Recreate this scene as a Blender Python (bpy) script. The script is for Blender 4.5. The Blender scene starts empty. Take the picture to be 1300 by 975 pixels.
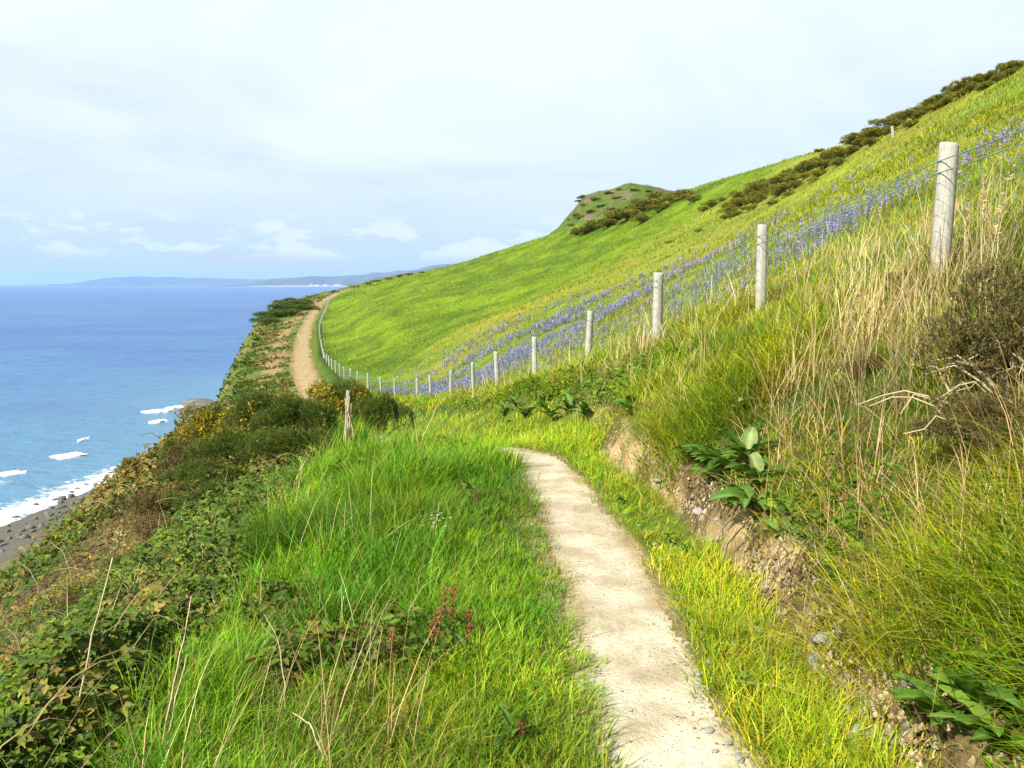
import bpy, math, random
import numpy as np

R = math.radians
SC = bpy.context.scene
COL = SC.collection
rng = np.random.default_rng(11)
random.seed(5)

# ---------------------------------------------------------------- camera
PITCH = R(7.07); FPX = 1020.0                    # photograph is 1300 x 975
cam_d = bpy.data.cameras.new('camera'); cam = bpy.data.objects.new('camera', cam_d)
COL.objects.link(cam); SC.camera = cam
cam_d.sensor_width = 36.0; cam_d.lens = 36.0 * FPX / 1300.0
cam_d.clip_start = 0.05; cam_d.clip_end = 200000.0
cam.location = (0, 0, 0); cam.rotation_euler = (R(90) - PITCH, 0, 0)

# ---------------------------------------------------------------- sun, sky, exposure
SUN = np.array([-0.56, -0.55, 0.70]); SUN = SUN / np.linalg.norm(SUN)   # towards the sun
sun_d = bpy.data.lights.new('sun', 'SUN'); sun = bpy.data.objects.new('sun', sun_d); COL.objects.link(sun)
sun_d.energy = 5.0; sun_d.angle = R(1.2); sun_d.color = (1.0, 0.95, 0.86)
sun.rotation_euler = (math.acos(SUN[2]), 0, math.atan2(SUN[1], SUN[0]) + math.pi / 2)
sun.location = (0, 0, 60)
W = bpy.data.worlds.new('World'); SC.world = W; W.use_nodes = True
nt = W.node_tree; nt.nodes.clear()
def wn(t, **k):
    n = nt.nodes.new(t)
    for a, b in k.items(): setattr(n, a, b)
    return n
def wl(a, b): nt.links.new(a, b)
def wmath(op, a, b=None, clamp=False):
    n = wn('ShaderNodeMath', operation=op); n.use_clamp = clamp
    for i, v in enumerate((a, b)):
        if v is None: continue
        if isinstance(v, (int, float)): n.inputs[i].default_value = v
        else: wl(v, n.inputs[i])
    return n.outputs[0]
out = wn('ShaderNodeOutputWorld'); bg = wn('ShaderNodeBackground'); bg.inputs['Strength'].default_value = 0.0525
sky = wn('ShaderNodeTexSky', sky_type='NISHITA'); sky.sun_disc = False
sky.sun_elevation = math.asin(SUN[2]); sky.sun_rotation = math.atan2(SUN[0], SUN[1])
sky.altitude = 30; sky.air_density = 1.2; sky.dust_density = 0.6; sky.ozone_density = 2.5
tc = wn('ShaderNodeTexCoord'); sep = wn('ShaderNodeSeparateXYZ'); wl(tc.outputs['Generated'], sep.inputs[0])
zc = wmath('ADD', wmath('MAXIMUM', sep.outputs[2], 0.0), 0.10)
cmb = wn('ShaderNodeCombineXYZ'); wl(wmath('DIVIDE', sep.outputs[0], zc), cmb.inputs[0]); wl(wmath('DIVIDE', sep.outputs[1], zc), cmb.inputs[1])
n1 = wn('ShaderNodeTexNoise'); n1.inputs['Scale'].default_value = 0.55; n1.inputs['Detail'].default_value = 7; n1.inputs['Roughness'].default_value = 0.55
n1.inputs['Distortion'].default_value = 0.5; wl(cmb.outputs[0], n1.inputs['Vector'])
def ramp(src, a, b):
    n = wn('ShaderNodeMapRange', interpolation_type='SMOOTHSTEP'); wl(src, n.inputs[0])
    n.inputs[1].default_value = a; n.inputs[2].default_value = b
    return n.outputs[0]
high = ramp(n1.outputs[0], 0.22, 0.66)                      # thin high cloud sheet
el = sep.outputs[2]
veil = wmath('ADD', wmath('MULTIPLY', high, 0.44), wmath('ADD', 0.42, wmath('MULTIPLY', ramp(el, 0.0, 0.30), 0.25)), True)
# low bank of cumulus just above the horizon, all round
mp = wn('ShaderNodeMapping'); mp.inputs['Scale'].default_value = (10.0, 10.0, 27.0); mp.inputs['Location'].default_value = (2.0, 0.4, 0.0); wl(tc.outputs['Generated'], mp.inputs[0])
n2 = wn('ShaderNodeTexNoise'); n2.inputs['Scale'].default_value = 1.0; n2.inputs['Detail'].default_value = 6; n2.inputs['Roughness'].default_value = 0.58; wl(mp.outputs[0], n2.inputs['Vector'])
cum = wmath('MULTIPLY', ramp(n2.outputs[0], 0.455, 0.56), wmath('MULTIPLY', ramp(el, 0.022, 0.04), wmath('SUBTRACT', 1.0, ramp(el, 0.065, 0.12))))
cover = wmath('MAXIMUM', veil, wmath('MULTIPLY', cum, 0.8))
mix = wn('ShaderNodeMix', data_type='RGBA'); wl(cover, mix.inputs['Factor']); wl(sky.outputs[0], mix.inputs['A'])
mixb = wn('ShaderNodeMix', data_type='RGBA'); wl(wmath('MAXIMUM', ramp(el, -0.02, 0.17), wmath('MULTIPLY', cum, 0.9)), mixb.inputs['Factor'])
mixb.inputs['A'].default_value = (4.6, 6.3, 8.5, 1); mixb.inputs['B'].default_value = (7.8, 8.75, 9.1, 1); wl(mixb.outputs['Result'], mix.inputs['B'])
wl(mix.outputs['Result'], bg.inputs['Color']); wl(bg.outputs[0], out.inputs['Surface'])
vs = SC.view_settings; vs.view_transform = 'Standard'; vs.look = 'None'; vs.gamma = 1.0; vs.use_curve_mapping = False
vs.exposure = 1.18
SC.render.engine = 'CYCLES'
SC.cycles.use_denoising = True
SC.cycles.max_bounces = 6; SC.cycles.diffuse_bounces = 3; SC.cycles.glossy_bounces = 2; SC.cycles.transmission_bounces = 4; SC.cycles.volume_bounces = 1
SC.cycles.transparent_max_bounces = 4

# ---------------------------------------------------------------- helpers
def tag(o, label=None, cat=None, group=None, kind=None):
    if label: o['label'] = label
    if cat: o['category'] = cat
    if group: o['group'] = group
    if kind: o['kind'] = kind
    return o
def mesh_np(name, V, quads=None, tris=None, col=None, mat=None, smooth=False):
    me = bpy.data.meshes.new(name)
    V = np.asarray(V, np.float32).reshape(-1, 3)
    quads = np.zeros((0, 4), np.int32) if quads is None else np.asarray(quads, np.int32).reshape(-1, 4)
    tris = np.zeros((0, 3), np.int32) if tris is None else np.asarray(tris, np.int32).reshape(-1, 3)
    loops = np.concatenate([quads.ravel(), tris.ravel()])
    me.vertices.add(len(V)); me.vertices.foreach_set('co', V.ravel())
    me.loops.add(len(loops)); me.loops.foreach_set('vertex_index', loops)
    nq, n3 = len(quads), len(tris)
    me.polygons.add(nq + n3)
    me.polygons.foreach_set('loop_start', np.concatenate([np.arange(nq) * 4, nq * 4 + np.arange(n3) * 3]).astype(np.int32))
    if smooth: me.polygons.foreach_set('use_smooth', np.ones(nq + n3, bool))
    me.update(calc_edges=True)
    if col is not None:
        c = np.ones((len(V), 4), np.float32); c[:, :3] = col
        a = me.attributes.new('Col', 'FLOAT_COLOR', 'POINT'); a.data.foreach_set('color', c.ravel())
    if mat: me.materials.append(mat)
    return me
def obj(name, me, parent=None, loc=None, rot=None, scale=None):
    o = bpy.data.objects.new(name, me); COL.objects.link(o)
    if parent: o.parent = parent
    if loc is not None: o.location = loc
    if rot is not None: o.rotation_euler = rot
    if scale is not None: o.scale = (scale,) * 3 if isinstance(scale, (int, float)) else scale
    return o
class MB:
    """collects pieces with vertex colours into one mesh"""
    def __init__(s): s.V = []; s.Q = []; s.T = []; s.C = []; s.n = 0
    def add(s, V, Q=None, T=None, C=(1, 1, 1)):
        V = np.asarray(V, float).reshape(-1, 3); s.V.append(V)
        if Q is not None and len(Q): s.Q.append(np.asarray(Q).reshape(-1, 4) + s.n)
        if T is not None and len(T): s.T.append(np.asarray(T).reshape(-1, 3) + s.n)
        s.C.append(np.broadcast_to(np.asarray(C, float), V.shape)); s.n += len(V)
    def mesh(s, name, mat=None, smooth=False):
        return mesh_np(name, np.concatenate(s.V), np.concatenate(s.Q) if s.Q else None, np.concatenate(s.T) if s.T else None, np.concatenate(s.C), mat, smooth)
def tube(mb, P, rad, n=6, C=(1, 1, 1), cap=False):
    P = np.asarray(P, float); k = len(P); rad = np.broadcast_to(np.asarray(rad, float), (k,))
    T = np.gradient(P, axis=0); T /= np.linalg.norm(T, axis=1)[:, None] + 1e-9
    ref = np.where(np.abs(T[:, 2:3]) > 0.9, np.array([[1., 0, 0]]), np.array([[0, 0, 1.]]))
    A = np.cross(T, ref); A /= np.linalg.norm(A, axis=1)[:, None] + 1e-9; B = np.cross(T, A)
    an = np.arange(n) * 2 * np.pi / n
    V = P[:, None] + rad[:, None, None] * (A[:, None] * np.cos(an)[None, :, None] + B[:, None] * np.sin(an)[None, :, None])
    i = np.arange(k - 1)[:, None] * n; j = np.arange(n)[None]; j2 = (j + 1) % n
    Q = np.stack([i + j, i + j2, i + n + j2, i + n + j], -1).reshape(-1, 4)
    V = V.reshape(-1, 3); Tt = None
    if cap:
        V = np.concatenate([V, P[-1:] + T[-1:] * rad[-1] * 0.2]); m = len(V) - 1; b = (k - 1) * n
        Tt = [[b + a, b + (a + 1) % n, m] for a in range(n)]
    mb.add(V, Q, Tt, C)

# value noise
def _h(ix, iy, s):
    v = (ix.astype(np.int64) * 374761393 + iy.astype(np.int64) * 668265263 + s * 974634221) & 0xffffffff
    v = ((v ^ (v >> 13)) * 1274126177) & 0xffffffff
    return ((v ^ (v >> 16)) & 0xffffff) / float(0xffffff)
def vnoise(x, y, s=0):
    x = np.asarray(x, float); y = np.asarray(y, float)
    ix = np.floor(x); iy = np.floor(y); fx = x - ix; fy = y - iy
    fx = fx * fx * (3 - 2 * fx); fy = fy * fy * (3 - 2 * fy)
    a = _h(ix, iy, s); b = _h(ix + 1, iy, s); c = _h(ix, iy + 1, s); d = _h(ix + 1, iy + 1, s)
    return (a * (1 - fx) + b * fx) * (1 - fy) + (c * (1 - fx) + d * fx) * fy
def fbm(x, y, s=0, o=4):
    t = 0; a = 0.5; n = 0
    for k in range(o):
        t = t + a * vnoise(x * 2 ** k, y * 2 ** k, s + k * 7); n += a; a *= 0.5
    return t / n
def sstep(a, b, x):
    t = np.clip((x - a) / (b - a), 0, 1); return t * t * (3 - 2 * t)

# pixel of the photograph -> direction; on a vertical plane Y = y -> (x, z)
def pdir(px, py):
    a = (px - 650.0) / FPX; b = (487.5 - py) / FPX; c, s = math.cos(PITCH), math.sin(PITCH)
    return a, c + b * s, -s + b * c
def onY(Y, px, py):
    a, dy, dz = pdir(px, py); return a * Y / dy, dz * Y / dy
def onZ(px, py, z):
    a, dy, dz = pdir(px, py); t = z / dz; return a * t, dy * t
# ---------------------------------------------------------------- lie of the land
SEA = -32.0
def pchip1(X, Yv, q):
    X = np.asarray(X, float); Yv = np.asarray(Yv, float); h = np.diff(X); d = np.diff(Yv) / h
    m = np.zeros(len(X)); m[0] = d[0]; m[-1] = d[-1]
    for i in range(1, len(X) - 1):
        m[i] = 0 if d[i - 1] * d[i] <= 0 else 2 * d[i - 1] * d[i] / (d[i - 1] + d[i])
    i = np.clip(np.searchsorted(X, q) - 1, 0, len(X) - 2); t = np.clip((q - X[i]) / h[i], 0, 1)
    return (Yv[i] * (1 + 2 * t) * (1 - t) ** 2 + m[i] * h[i] * t * (1 - t) ** 2 + Yv[i + 1] * t * t * (3 - 2 * t) + m[i + 1] * h[i] * t * t * (t - 1))
YS = lambda Y: np.arcsinh(np.asarray(Y, float) / 4.0)
SG = np.linspace(float(YS(-6)), float(YS(520)), 900)
def curve(pts):                                   # [(Y, x, z)] -> tables over SG
    pts = sorted(pts); s = YS([p[0] for p in pts]); q = np.clip(SG, s[0], s[-1])
    return pchip1(s, [p[1] for p in pts], q), pchip1(s, [p[2] for p in pts], q)
def flat(rows, z):                                # pixels lying on the level plane z
    r = []
    for px, py in rows:
        x, y = onZ(px, py, z); r.append((y, x, z))
    return r
def onp(rows): return [(Y,) + onY(Y, px, py) for Y, px, py in rows]
PZ = -1.65
pl = [(-4, 0.30, PZ), (1.2, 0.30, PZ)] + flat([(765, 985), (748, 900), (730, 810), (714, 750), (697, 700), (681, 650), (666, 615)], PZ) + \
     [(7.5, 0.0, -1.655), (8.0, -0.27, -1.68), (8.6, -0.66, -1.76), (9.2, -1.12, -1.93), (11, -1.85, -2.35), (15, -2.5, -3.1), (20, -3.6, -3.9), (30, -6.8, -5.3)] + \
     onp([(46, 383, 500), (58, 373, 478), (75, 373, 455), (90, 376, 438), (120, 385, 412), (155, 399, 392), (190, 412, 379.5), (225, 432, 371), (270, 520, 352), (330, 600, 338)])
pr = [(-4, 0.84, PZ), (1.2, 0.84, PZ)] + flat([(975, 985), (912, 900), (868, 810), (845, 750), (812, 700), (774, 650), (744, 615)], PZ) + \
     [(7.5, 0.50, -1.655), (8.0, 0.22, -1.68), (8.6, -0.16, -1.76), (9.2, -0.60, -1.93), (11, -1.2, -2.35), (15, -1.8, -3.1), (20, -2.9, -3.9), (30, -5.8, -5.3)] + \
     onp([(46, 416, 500), (58, 405, 480), (75, 396, 457), (90, 394.5, 440), (120, 396, 414), (155, 406.5, 393.5), (190, 417, 380.5), (225, 440, 370), (270, 526, 352), (330, 606, 338)])
foot = [(-4, 1.45, -1.6), (1.2, 1.42, -1.6)] + flat([(1110, 960), (1050, 880), (990, 800), (930, 728), (880, 672), (835, 628), (775, 588)], -1.6) + \
     [(8.9, 0.95, -1.6), (10.5, 0.55, -1.7), (12.5, 0.05, -1.9), (15, -0.9, -2.5), (20, -2.0, -3.3), (30, -4.7, -4.9)]
def shift(pts, dx, dz, ymin=-9, ymax=1e9): return [(a, b + dx, c + dz) for a, b, c in pts if ymin <= a <= ymax]
btop = [(a, b + (0.22 if a < 10 else 0.3), c + (0.31 if a < 10 else 0.25)) for a, b, c in foot]
fn = onp([(6, 1193, 352), (9.4, 966, 391), (11.8, 834, 432), (14.8, 746, 461), (17.8, 679, 486), (21.6, 632, 493), (26, 601, 499), (31, 572, 503), (36, 547, 504.5), (40, 530, 505), (45, 501, 502), (54, 451, 488),
      (66, 424, 472), (84, 406, 452), (102, 399.5, 432), (130, 400.5, 410), (165, 411, 387.5), (200, 428, 373.5), (230, 470, 360), (265, 540, 346), (300, 580, 339), (330, 640, 331)])
fence_pts = [(-6, 4.0, 0.9), (0, 3.7, 0.6), (3, 3.45, 0.32)] + fn
far = lambda dx, dz: shift([p for p in pr if p[0] > 40], dx, dz)
foot += far(0.7, 0.0); btop += far(1.1, 0.12)
verge = [(-4, -1.2, -1.78), (3.05, -1.38, -1.9), (4.8, -1.5, -1.92), (7.2, -1.75, -1.97), (10.1, -2.05, -2.15), (14.6, -3.0, -2.75), (20, -4.9, -3.5), (30, -9.2, -5.0)] + \
     onp([(46, 330, 507), (58, 325, 485), (75, 330, 461), (90, 340, 443), (120, 357, 416), (155, 378, 394), (190, 400, 380), (225, 420, 372), (270, 500, 353.5), (330, 590, 339)])
brow = [(-4, -4.1, -2.7), (3.4, -3.2, -2.6), (5, -3.6, -3.1), (8, -4.8, -3.85), (12, -6.2, -4.2), (15, -6.9, -3.8), (25, -9.7, -4.7)] + \
     onp([(34, 272, 527), (46, 280, 518), (58, 289, 494), (75, 300, 468), (90, 309, 448), (120, 322, 421), (155, 340, 396), (190, 376, 380), (225, 400, 373), (270, 470, 356), (330, 560, 341)])
cl1, cl2, beach, shore = [], [], [], []
SHX = [(-6, -74), (60, -72), (90, -69), (107, -67.5), (118, -66), (155, -60), (190, -62), (215, -66), (260, -64), (330, -40)]
for Y, x, z in brow:
    near = Y < 40
    sx = np.interp(Y, [a for a, b in SHX], [b for a, b in SHX])
    if near: cl1.append((Y, x - 5.2, z - 4.15)); cl2.append((Y, x - 21, z - 17.0))
    else: cl1.append((Y, x - 2.5, z - 6)); cl2.append((Y, x - 6.5, z - 17))
    shore.append((Y, sx, SEA + 0.05)); beach.append((Y, max(sx + 6, sx + 0.28 * (x - sx)) if near else min(sx + 12, x - 9), SEA + 2.2))
deep = [(Y, x - 30, SEA - 6) for Y, x, z in shore]
fA, fB, fC, fD = [], [], [], []
for Y, x, z in fence_pts:
    if Y <= 26:
        k = 0.55
        fA.append((Y, x + 5, z + 5 * k)); fB.append((Y, x + 10, z + 10 * k)); fC.append((Y, x + 16, z + 16 * k)); fD.append((Y, x + 25, z + 25 * 0.54))
for Y, a, b, c, d in [(40, (690, 424), (880, 330), (1080, 222), (1302, 82)), (60, (620, 409), (800, 338), (960, 258), (1180, 138)), (80, (560, 415), (740, 352), (900, 276), (1092, 178)),
                      (120, (480, 390), (640, 351), (760, 303), (900, 232)), (170, (470, 371), (560, 346), (640, 321), (700, 299)), (230, (500, 353), (545, 344.5), (580, 338), (620, 328)), (320, (640, 334), (680, 330), (720, 325), (760, 320))]:
    for L, p in ((fA, a), (fB, b), (fC, c), (fD, d)): L.append((Y,) + onY(Y, *p))
fE = [(Y, x + 30, z + (5 if Y < 150 else 2)) for Y, x, z in fD]
fG = [(Y, x + 90, z + 6) for Y, x, z in fE]
KEYS = ['deep', 'shore', 'beach', 'cl2', 'cl1', 'brow', 'verge', 'pl', 'pr', 'foot', 'btop', 'fence', 'fA', 'fB', 'fC', 'fD', 'fE', 'fG']
KI = {k: i for i, k in enumerate(KEYS)}
tabs = [curve(p) for p in (deep, shore, beach, cl2, cl1, brow, verge, pl, pr, foot, btop, fence_pts, fA, fB, fC, fD, fE, fG)]
KX = np.array([t[0] for t in tabs]); KZ = np.array([t[1] for t in tabs])
c0 = KI['pr']
for i in range(c0 + 1, len(KEYS)): KX[i] = np.maximum(KX[i], KX[i - 1] + 0.12)
for i in range(c0 - 1, -1, -1): KX[i] = np.minimum(KX[i], KX[i + 1] - 0.12)
KNX = [(690, 303), (705, 293), (722, 275), (740, 253), (756, 245), (775, 240), (790, 236), (815, 237.5), (845, 241), (880, 246), (950, 262), (1040, 300)]
KN = [onY(240, *p) for p in KNX]
def keys_at(Y):
    s = YS(Y); f = np.clip((s - SG[0]) / (SG[1] - SG[0]), 0, len(SG) - 1.001); i = f.astype(int); f = f - i
    return KX[:, i] * (1 - f) + KX[:, i + 1] * f, KZ[:, i] * (1 - f) + KZ[:, i + 1] * f
def ground(x, y, want_u=False, rough=True):
    x = np.atleast_1d(np.asarray(x, float)).ravel(); y = np.atleast_1d(np.asarray(y, float)).ravel()
    X, Z = keys_at(y); K = len(KEYS); h = np.diff(X, axis=0); d = np.diff(Z, axis=0) / h
    m = np.zeros_like(X); m[0] = d[0]; m[-1] = d[-1]
    p = d[:-1] * d[1:]; m[1:-1] = np.where(p > 0, 2 * p / np.where(np.abs(d[:-1] + d[1:]) < 1e-9, 1e-9, d[:-1] + d[1:]), 0)
    i = np.clip((X < x[None]).sum(0) - 1, 0, K - 2); ar = np.arange(len(x))
    X0 = X[i, ar]; H = h[i, ar]; t = (x - X0) / H; tc_ = np.clip(t, 0, 1)
    z = Z[i, ar] * (1 + 2 * tc_) * (1 - tc_) ** 2 + m[i, ar] * H * tc_ * (1 - tc_) ** 2 + Z[i + 1, ar] * tc_ * tc_ * (3 - 2 * tc_) + m[i + 1, ar] * H * tc_ * tc_ * (tc_ - 1)
    z = z + np.where(t > 1, (x - X0 - H) * 0.05, 0)
    u = i + tc_
    # knoll on the skyline
    kz = np.interp(x, [a for a, b in KN], [b for a, b in KN]); w = np.exp(-((y - 240) / 38.0) ** 2)
    kz = kz + (fbm(x * 0.15, y * 0.15, 91) - 0.5) * 3
    ok = (x > KN[0][0]) & (x < KN[-1][0]); z = np.where(ok, z + np.maximum(kz - z, 0) * w, z)
    if rough:
        r = np.hypot(x, y)
        path = np.exp(-((u - 7.5) / 0.55) ** 4) * (np.abs(u - 7.5) < 1.2)
        amp = np.interp(u, [0, 2.0, 2.6, 4.6, 5.4, 6.3, 6.8, 18], [0.25, 0.25, 0.9, 0.9, 0.3, 0.22, 0.10, 0.10]) * (1 - 0.85 * path)
        z = z + (fbm(x * 0.7, y * 0.7, 3, 4) - 0.5) * amp
        z = z + (fbm(x * 0.08, y * 0.08, 17, 3) - 0.5) * np.where(u > 11, sstep(11, 12.5, u) * 0.7, 0) * sstep(10, 40, y)
        z = z + (fbm(x * 0.25, y * 0.25, 23, 4) - 0.5) * np.where((u > 2.2) & (u < 5.2), 2.2, 0) * sstep(20, 50, y)
        z = z + (fbm(x * 7, y * 7, 5, 3) - 0.5) * 0.022 * np.exp(-r / 14)
        earth = ((u > 8.7) & (u < 10.25)) * np.exp(-((u - 9.55) / 0.5) ** 2)
        z = z + (fbm(x * 3.1, y * 3.1, 31, 4) - 0.5) * 0.30 * earth * np.exp(-r / 20)
        z = z + (fbm(x * 2.2, y * 2.2, 41, 3) - 0.5) * 0.016 * path
    return (z, u) if want_u else z
def gz(x, y): return float(ground(x, y)[0])
_T = np.geomspace(1.5, 420, 2600)
def hit(px, py):                                  # where the sight line of a pixel meets the land
    a, dy, dz = pdir(px, py); x, y, z = a * _T, dy * _T, dz * _T
    b = np.nonzero(z < ground(x, y))[0]
    if not len(b): return None
    k = b[0]; return np.array([x[k], y[k], gz(x[k], y[k])])
# ---------------------------------------------------------------- materials
def newmat(name):
    m = bpy.data.materials.new(name); m.use_nodes = True; t = m.node_tree; t.nodes.clear()
    return m, t
class NT:
    def __init__(s, t): s.t = t
    def n(s, ty, ins=None, **k):
        n = s.t.nodes.new(ty)
        for a, b in k.items(): setattr(n, a, b)
        for a, b in (ins or {}).items():
            if hasattr(b, 'links') or isinstance(b, bpy.types.NodeSocket): s.t.links.new(b, n.inputs[a])
            else: n.inputs[a].default_value = b
        return n
    def noise(s, scale, detail=4, rough=0.6, vec=None, dist=0.0):
        n = s.n('ShaderNodeTexNoise', {'Scale': scale, 'Detail': detail, 'Roughness': rough, 'Distortion': dist})
        if vec is not None: s.t.links.new(vec, n.inputs['Vector'])
        return n.outputs[0]
    def rng(s, v, a, b, c=0.0, d=1.0):
        return s.n('ShaderNodeMapRange', {0: v, 1: a, 2: b, 3: c, 4: d}).outputs[0]
    def mix(s, f, a, b, mode='MIX'):
        n = s.n('ShaderNodeMix', data_type='RGBA', blend_type=mode)
        for k, v in (('Factor', f), ('A', a), ('B', b)):
            if isinstance(v, bpy.types.NodeSocket): s.t.links.new(v, n.inputs[k])
            elif k == 'Factor': n.inputs[k].default_value = v
            else: n.inputs[k].default_value = tuple(v) + (1,) if len(v) == 3 else v
        return n.outputs['Result']
    def pos(s): return s.n('ShaderNodeNewGeometry').outputs['Position']
    def attr(s): return s.n('ShaderNodeAttribute', attribute_name='Col').outputs['Color']
    def bump(s, h, st, dist, nrm=None):
        i = {'Strength': st, 'Distance': dist, 'Height': h}
        if nrm is not None: i['Normal'] = nrm
        return s.n('ShaderNodeBump', i).outputs[0]
    def done(s, col, rough=0.8, spec=0.3, normal=None, transl=0.0, tcol=None):
        ins = {'Base Color': col if isinstance(col, bpy.types.NodeSocket) else tuple(col) + (1,), 'Roughness': rough, 'Specular IOR Level': spec}
        if normal is not None: ins['Normal'] = normal
        p = s.n('ShaderNodeBsdfPrincipled', ins).outputs[0]
        if transl:
            tr = s.n('ShaderNodeBsdfTranslucent', {'Color': tcol if tcol is not None else (col if isinstance(col, bpy.types.NodeSocket) else tuple(col) + (1,))}).outputs[0]
            p = s.n('ShaderNodeMixShader', {0: transl, 1: p, 2: tr}).outputs[0]
        o = s.n('ShaderNodeOutputMaterial'); s.t.links.new(p, o.inputs['Surface'])
def m_leaf(name, transl=0.28, rough=0.55, spec=0.18, var=0.25, mul=(0.62, 0.61, 0.22)):
    m, t = newmat(name); s = NT(t); c = s.attr()
    f = s.rng(s.noise(9.0, 3, 0.6, s.pos()), 0.3, 0.7, 1 - var, 1 + var)
    c2 = s.mix(1.0, c, s.n('ShaderNodeCombineColor', {0: f, 1: f, 2: f}).outputs[0], 'MULTIPLY'); c2 = s.mix(1.0, c2, mul, 'MULTIPLY')
    tc2 = s.mix(1.0, c2, (1.25, 1.2, 0.6), 'MULTIPLY')
    s.done(c2, rough, spec, None, transl, tc2); return m
M_GRASS = m_leaf('grass_blade'); M_LEAF = m_leaf('leaf', 0.25, 0.55, 0.18, 0.25, (0.50, 0.53, 0.32)); M_STRAW = m_leaf('straw', 0.15, 0.6, 0.25, 0.25, (0.68, 0.65, 0.54)); M_GORSE = m_leaf('gorse', 0.12, 0.6, 0.25, 0.25, (0.54, 0.55, 0.38)); M_PETAL = m_leaf('petal', 0.3, 0.6, 0.2, 0.2, (0.60, 0.60, 0.62))
def m_ground(name, fine, bumpd, var=0.35, stretch=None):
    m, t = newmat(name); s = NT(t); p = s.pos(); v = p
    if stretch: v = s.n('ShaderNodeMapping', {0: p, 3: stretch}).outputs[0]
    a = s.noise(fine, 6, 0.65, v); b = s.noise(fine * 0.13, 4, 0.6, v)
    f = s.n('ShaderNodeMath', {0: s.rng(a, 0.3, 0.7, 1 - var, 1 + var), 1: s.rng(b, 0.3, 0.7, 1 - var * 0.6, 1 + var * 0.6)}, operation='MULTIPLY').outputs[0]
    c = s.mix(1.0, s.attr(), s.n('ShaderNodeCombineColor', {0: f, 1: f, 2: f}).outputs[0], 'MULTIPLY')
    c = s.mix(1.0, c, (0.58, 0.57, 0.48), 'MULTIPLY')
    s.done(c, 0.9, 0.12, s.bump(a, 1.0, bumpd)); return m
M_SOIL = m_ground('hillside_ground', 22.0, 0.03)
M_MEADOW = m_ground('meadow_turf', 2.6, 0.35, 0.50, (1.0, 0.6, 1.0))
def m_path():
    m, t = newmat('footpath_dirt'); s = NT(t); p = s.pos()
    a = s.noise(3.2, 6, 0.62, p); b = s.noise(42, 5, 0.7, p)
    vo = s.n('ShaderNodeTexVoronoi', {'Vector': p, 'Scale': 55.0, 'Randomness': 1.0}); peb = s.rng(vo.outputs['Distance'], 0.12, 0.32, 1, 0)
    pick = s.rng(s.noise(15, 2, 0.5, p), 0.56, 0.66)
    c = s.mix(s.rng(a, 0.38, 0.62), (0.40, 0.33, 0.22), (0.66, 0.595, 0.45))
    c = s.mix(s.rng(b, 0.40, 0.75, 0, 0.55), c, (0.33, 0.26, 0.155)); c = s.mix(s.rng(s.noise(1.1, 5, 0.7, p), 0.50, 0.66, 0, 0.5), c, (0.36, 0.285, 0.18))
    pk = s.n('ShaderNodeMath', {0: peb, 1: pick}, operation='MULTIPLY').outputs[0]
    c = s.mix(pk, c, s.mix(vo.outputs['Color'], (0.35, 0.33, 0.28), (0.66, 0.62, 0.52)))
    c = s.mix(1.0, c, s.attr(), 'MULTIPLY'); c = s.mix(1.0, c, (0.74, 0.745, 0.735), 'MULTIPLY')
    h = s.n('ShaderNodeMath', {0: s.n('ShaderNodeMath', {0: pk, 1: 0.7}, operation='MULTIPLY').outputs[0], 1: b}, operation='ADD').outputs[0]
    s.done(c, 0.95, 0.1, s.bump(h, 0.7, 0.02)); return m
M_PATH = m_path()
def m_rock(name, c1, c2, sc=9.0):
    m, t = newmat(name); s = NT(t); p = s.n('ShaderNodeTexCoord').outputs['Object']; a = s.noise(sc, 6, 0.65, p); b = s.noise(sc * 6, 4, 0.7, p)
    c = s.mix(s.rng(a, 0.3, 0.7), c1, c2); c = s.mix(s.rng(b, 0.5, 0.8, 0, 0.5), c, tuple(x * 0.5 for x in c1))
    s.done(c, 0.8, 0.25, s.bump(b, 0.5, 0.01)); return m
M_STONE = m_rock('slate_stone', (0.16, 0.16, 0.145), (0.33, 0.32, 0.28))
M_REEF = m_rock('shore_rock', (0.055, 0.055, 0.052), (0.15, 0.145, 0.13), 0.35)
def m_wood():
    m, t = newmat('weathered_wood'); s = NT(t); p = s.n('ShaderNodeTexCoord').outputs['Object']
    v = s.n('ShaderNodeMapping', {0: p, 3: (1.0, 1.0, 0.07)}).outputs[0]
    a = s.noise(60, 6, 0.7, v); b = s.noise(5, 4, 0.6, p); z = s.n('ShaderNodeSeparateXYZ', {0: p}).outputs[2]
    c = s.mix(s.rng(a, 0.3, 0.7), (0.17, 0.16, 0.135), (0.43, 0.41, 0.355)); c = s.mix(s.rng(b, 0.45, 0.8, 0, 0.5), c, (0.50, 0.50, 0.36))
    c = s.mix(s.rng(a, 0.56, 0.68, 0, 0.75), c, (0.13, 0.11, 0.08))
    c = s.mix(s.rng(z, 0.0, 0.35, 0.6, 0.0), c, (0.27, 0.25, 0.12))
    s.done(c, 0.85, 0.2, s.bump(a, 0.7, 0.006)); return m
M_WOOD = m_wood()
def m_plain(name, c, rough=0.6, spec=0.3, metal=0.0):
    m, t = newmat(name); s = NT(t); f = s.noise(14, 3, 0.6, s.n('ShaderNodeTexCoord').outputs['Object'])
    s.done(s.mix(s.rng(f, 0.3, 0.7), tuple(x * 0.75 for x in c), tuple(min(1, x * 1.2) for x in c)), rough, spec); return m
M_WIRE = m_plain('green_galvanised_wire', (0.10, 0.20, 0.16), 0.5, 0.5)
M_STEM = m_plain('woody_stem', (0.16, 0.11, 0.06), 0.8, 0.2)
M_CANE = m_plain('dry_stalk', (0.36, 0.30, 0.17), 0.7, 0.25)
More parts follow.
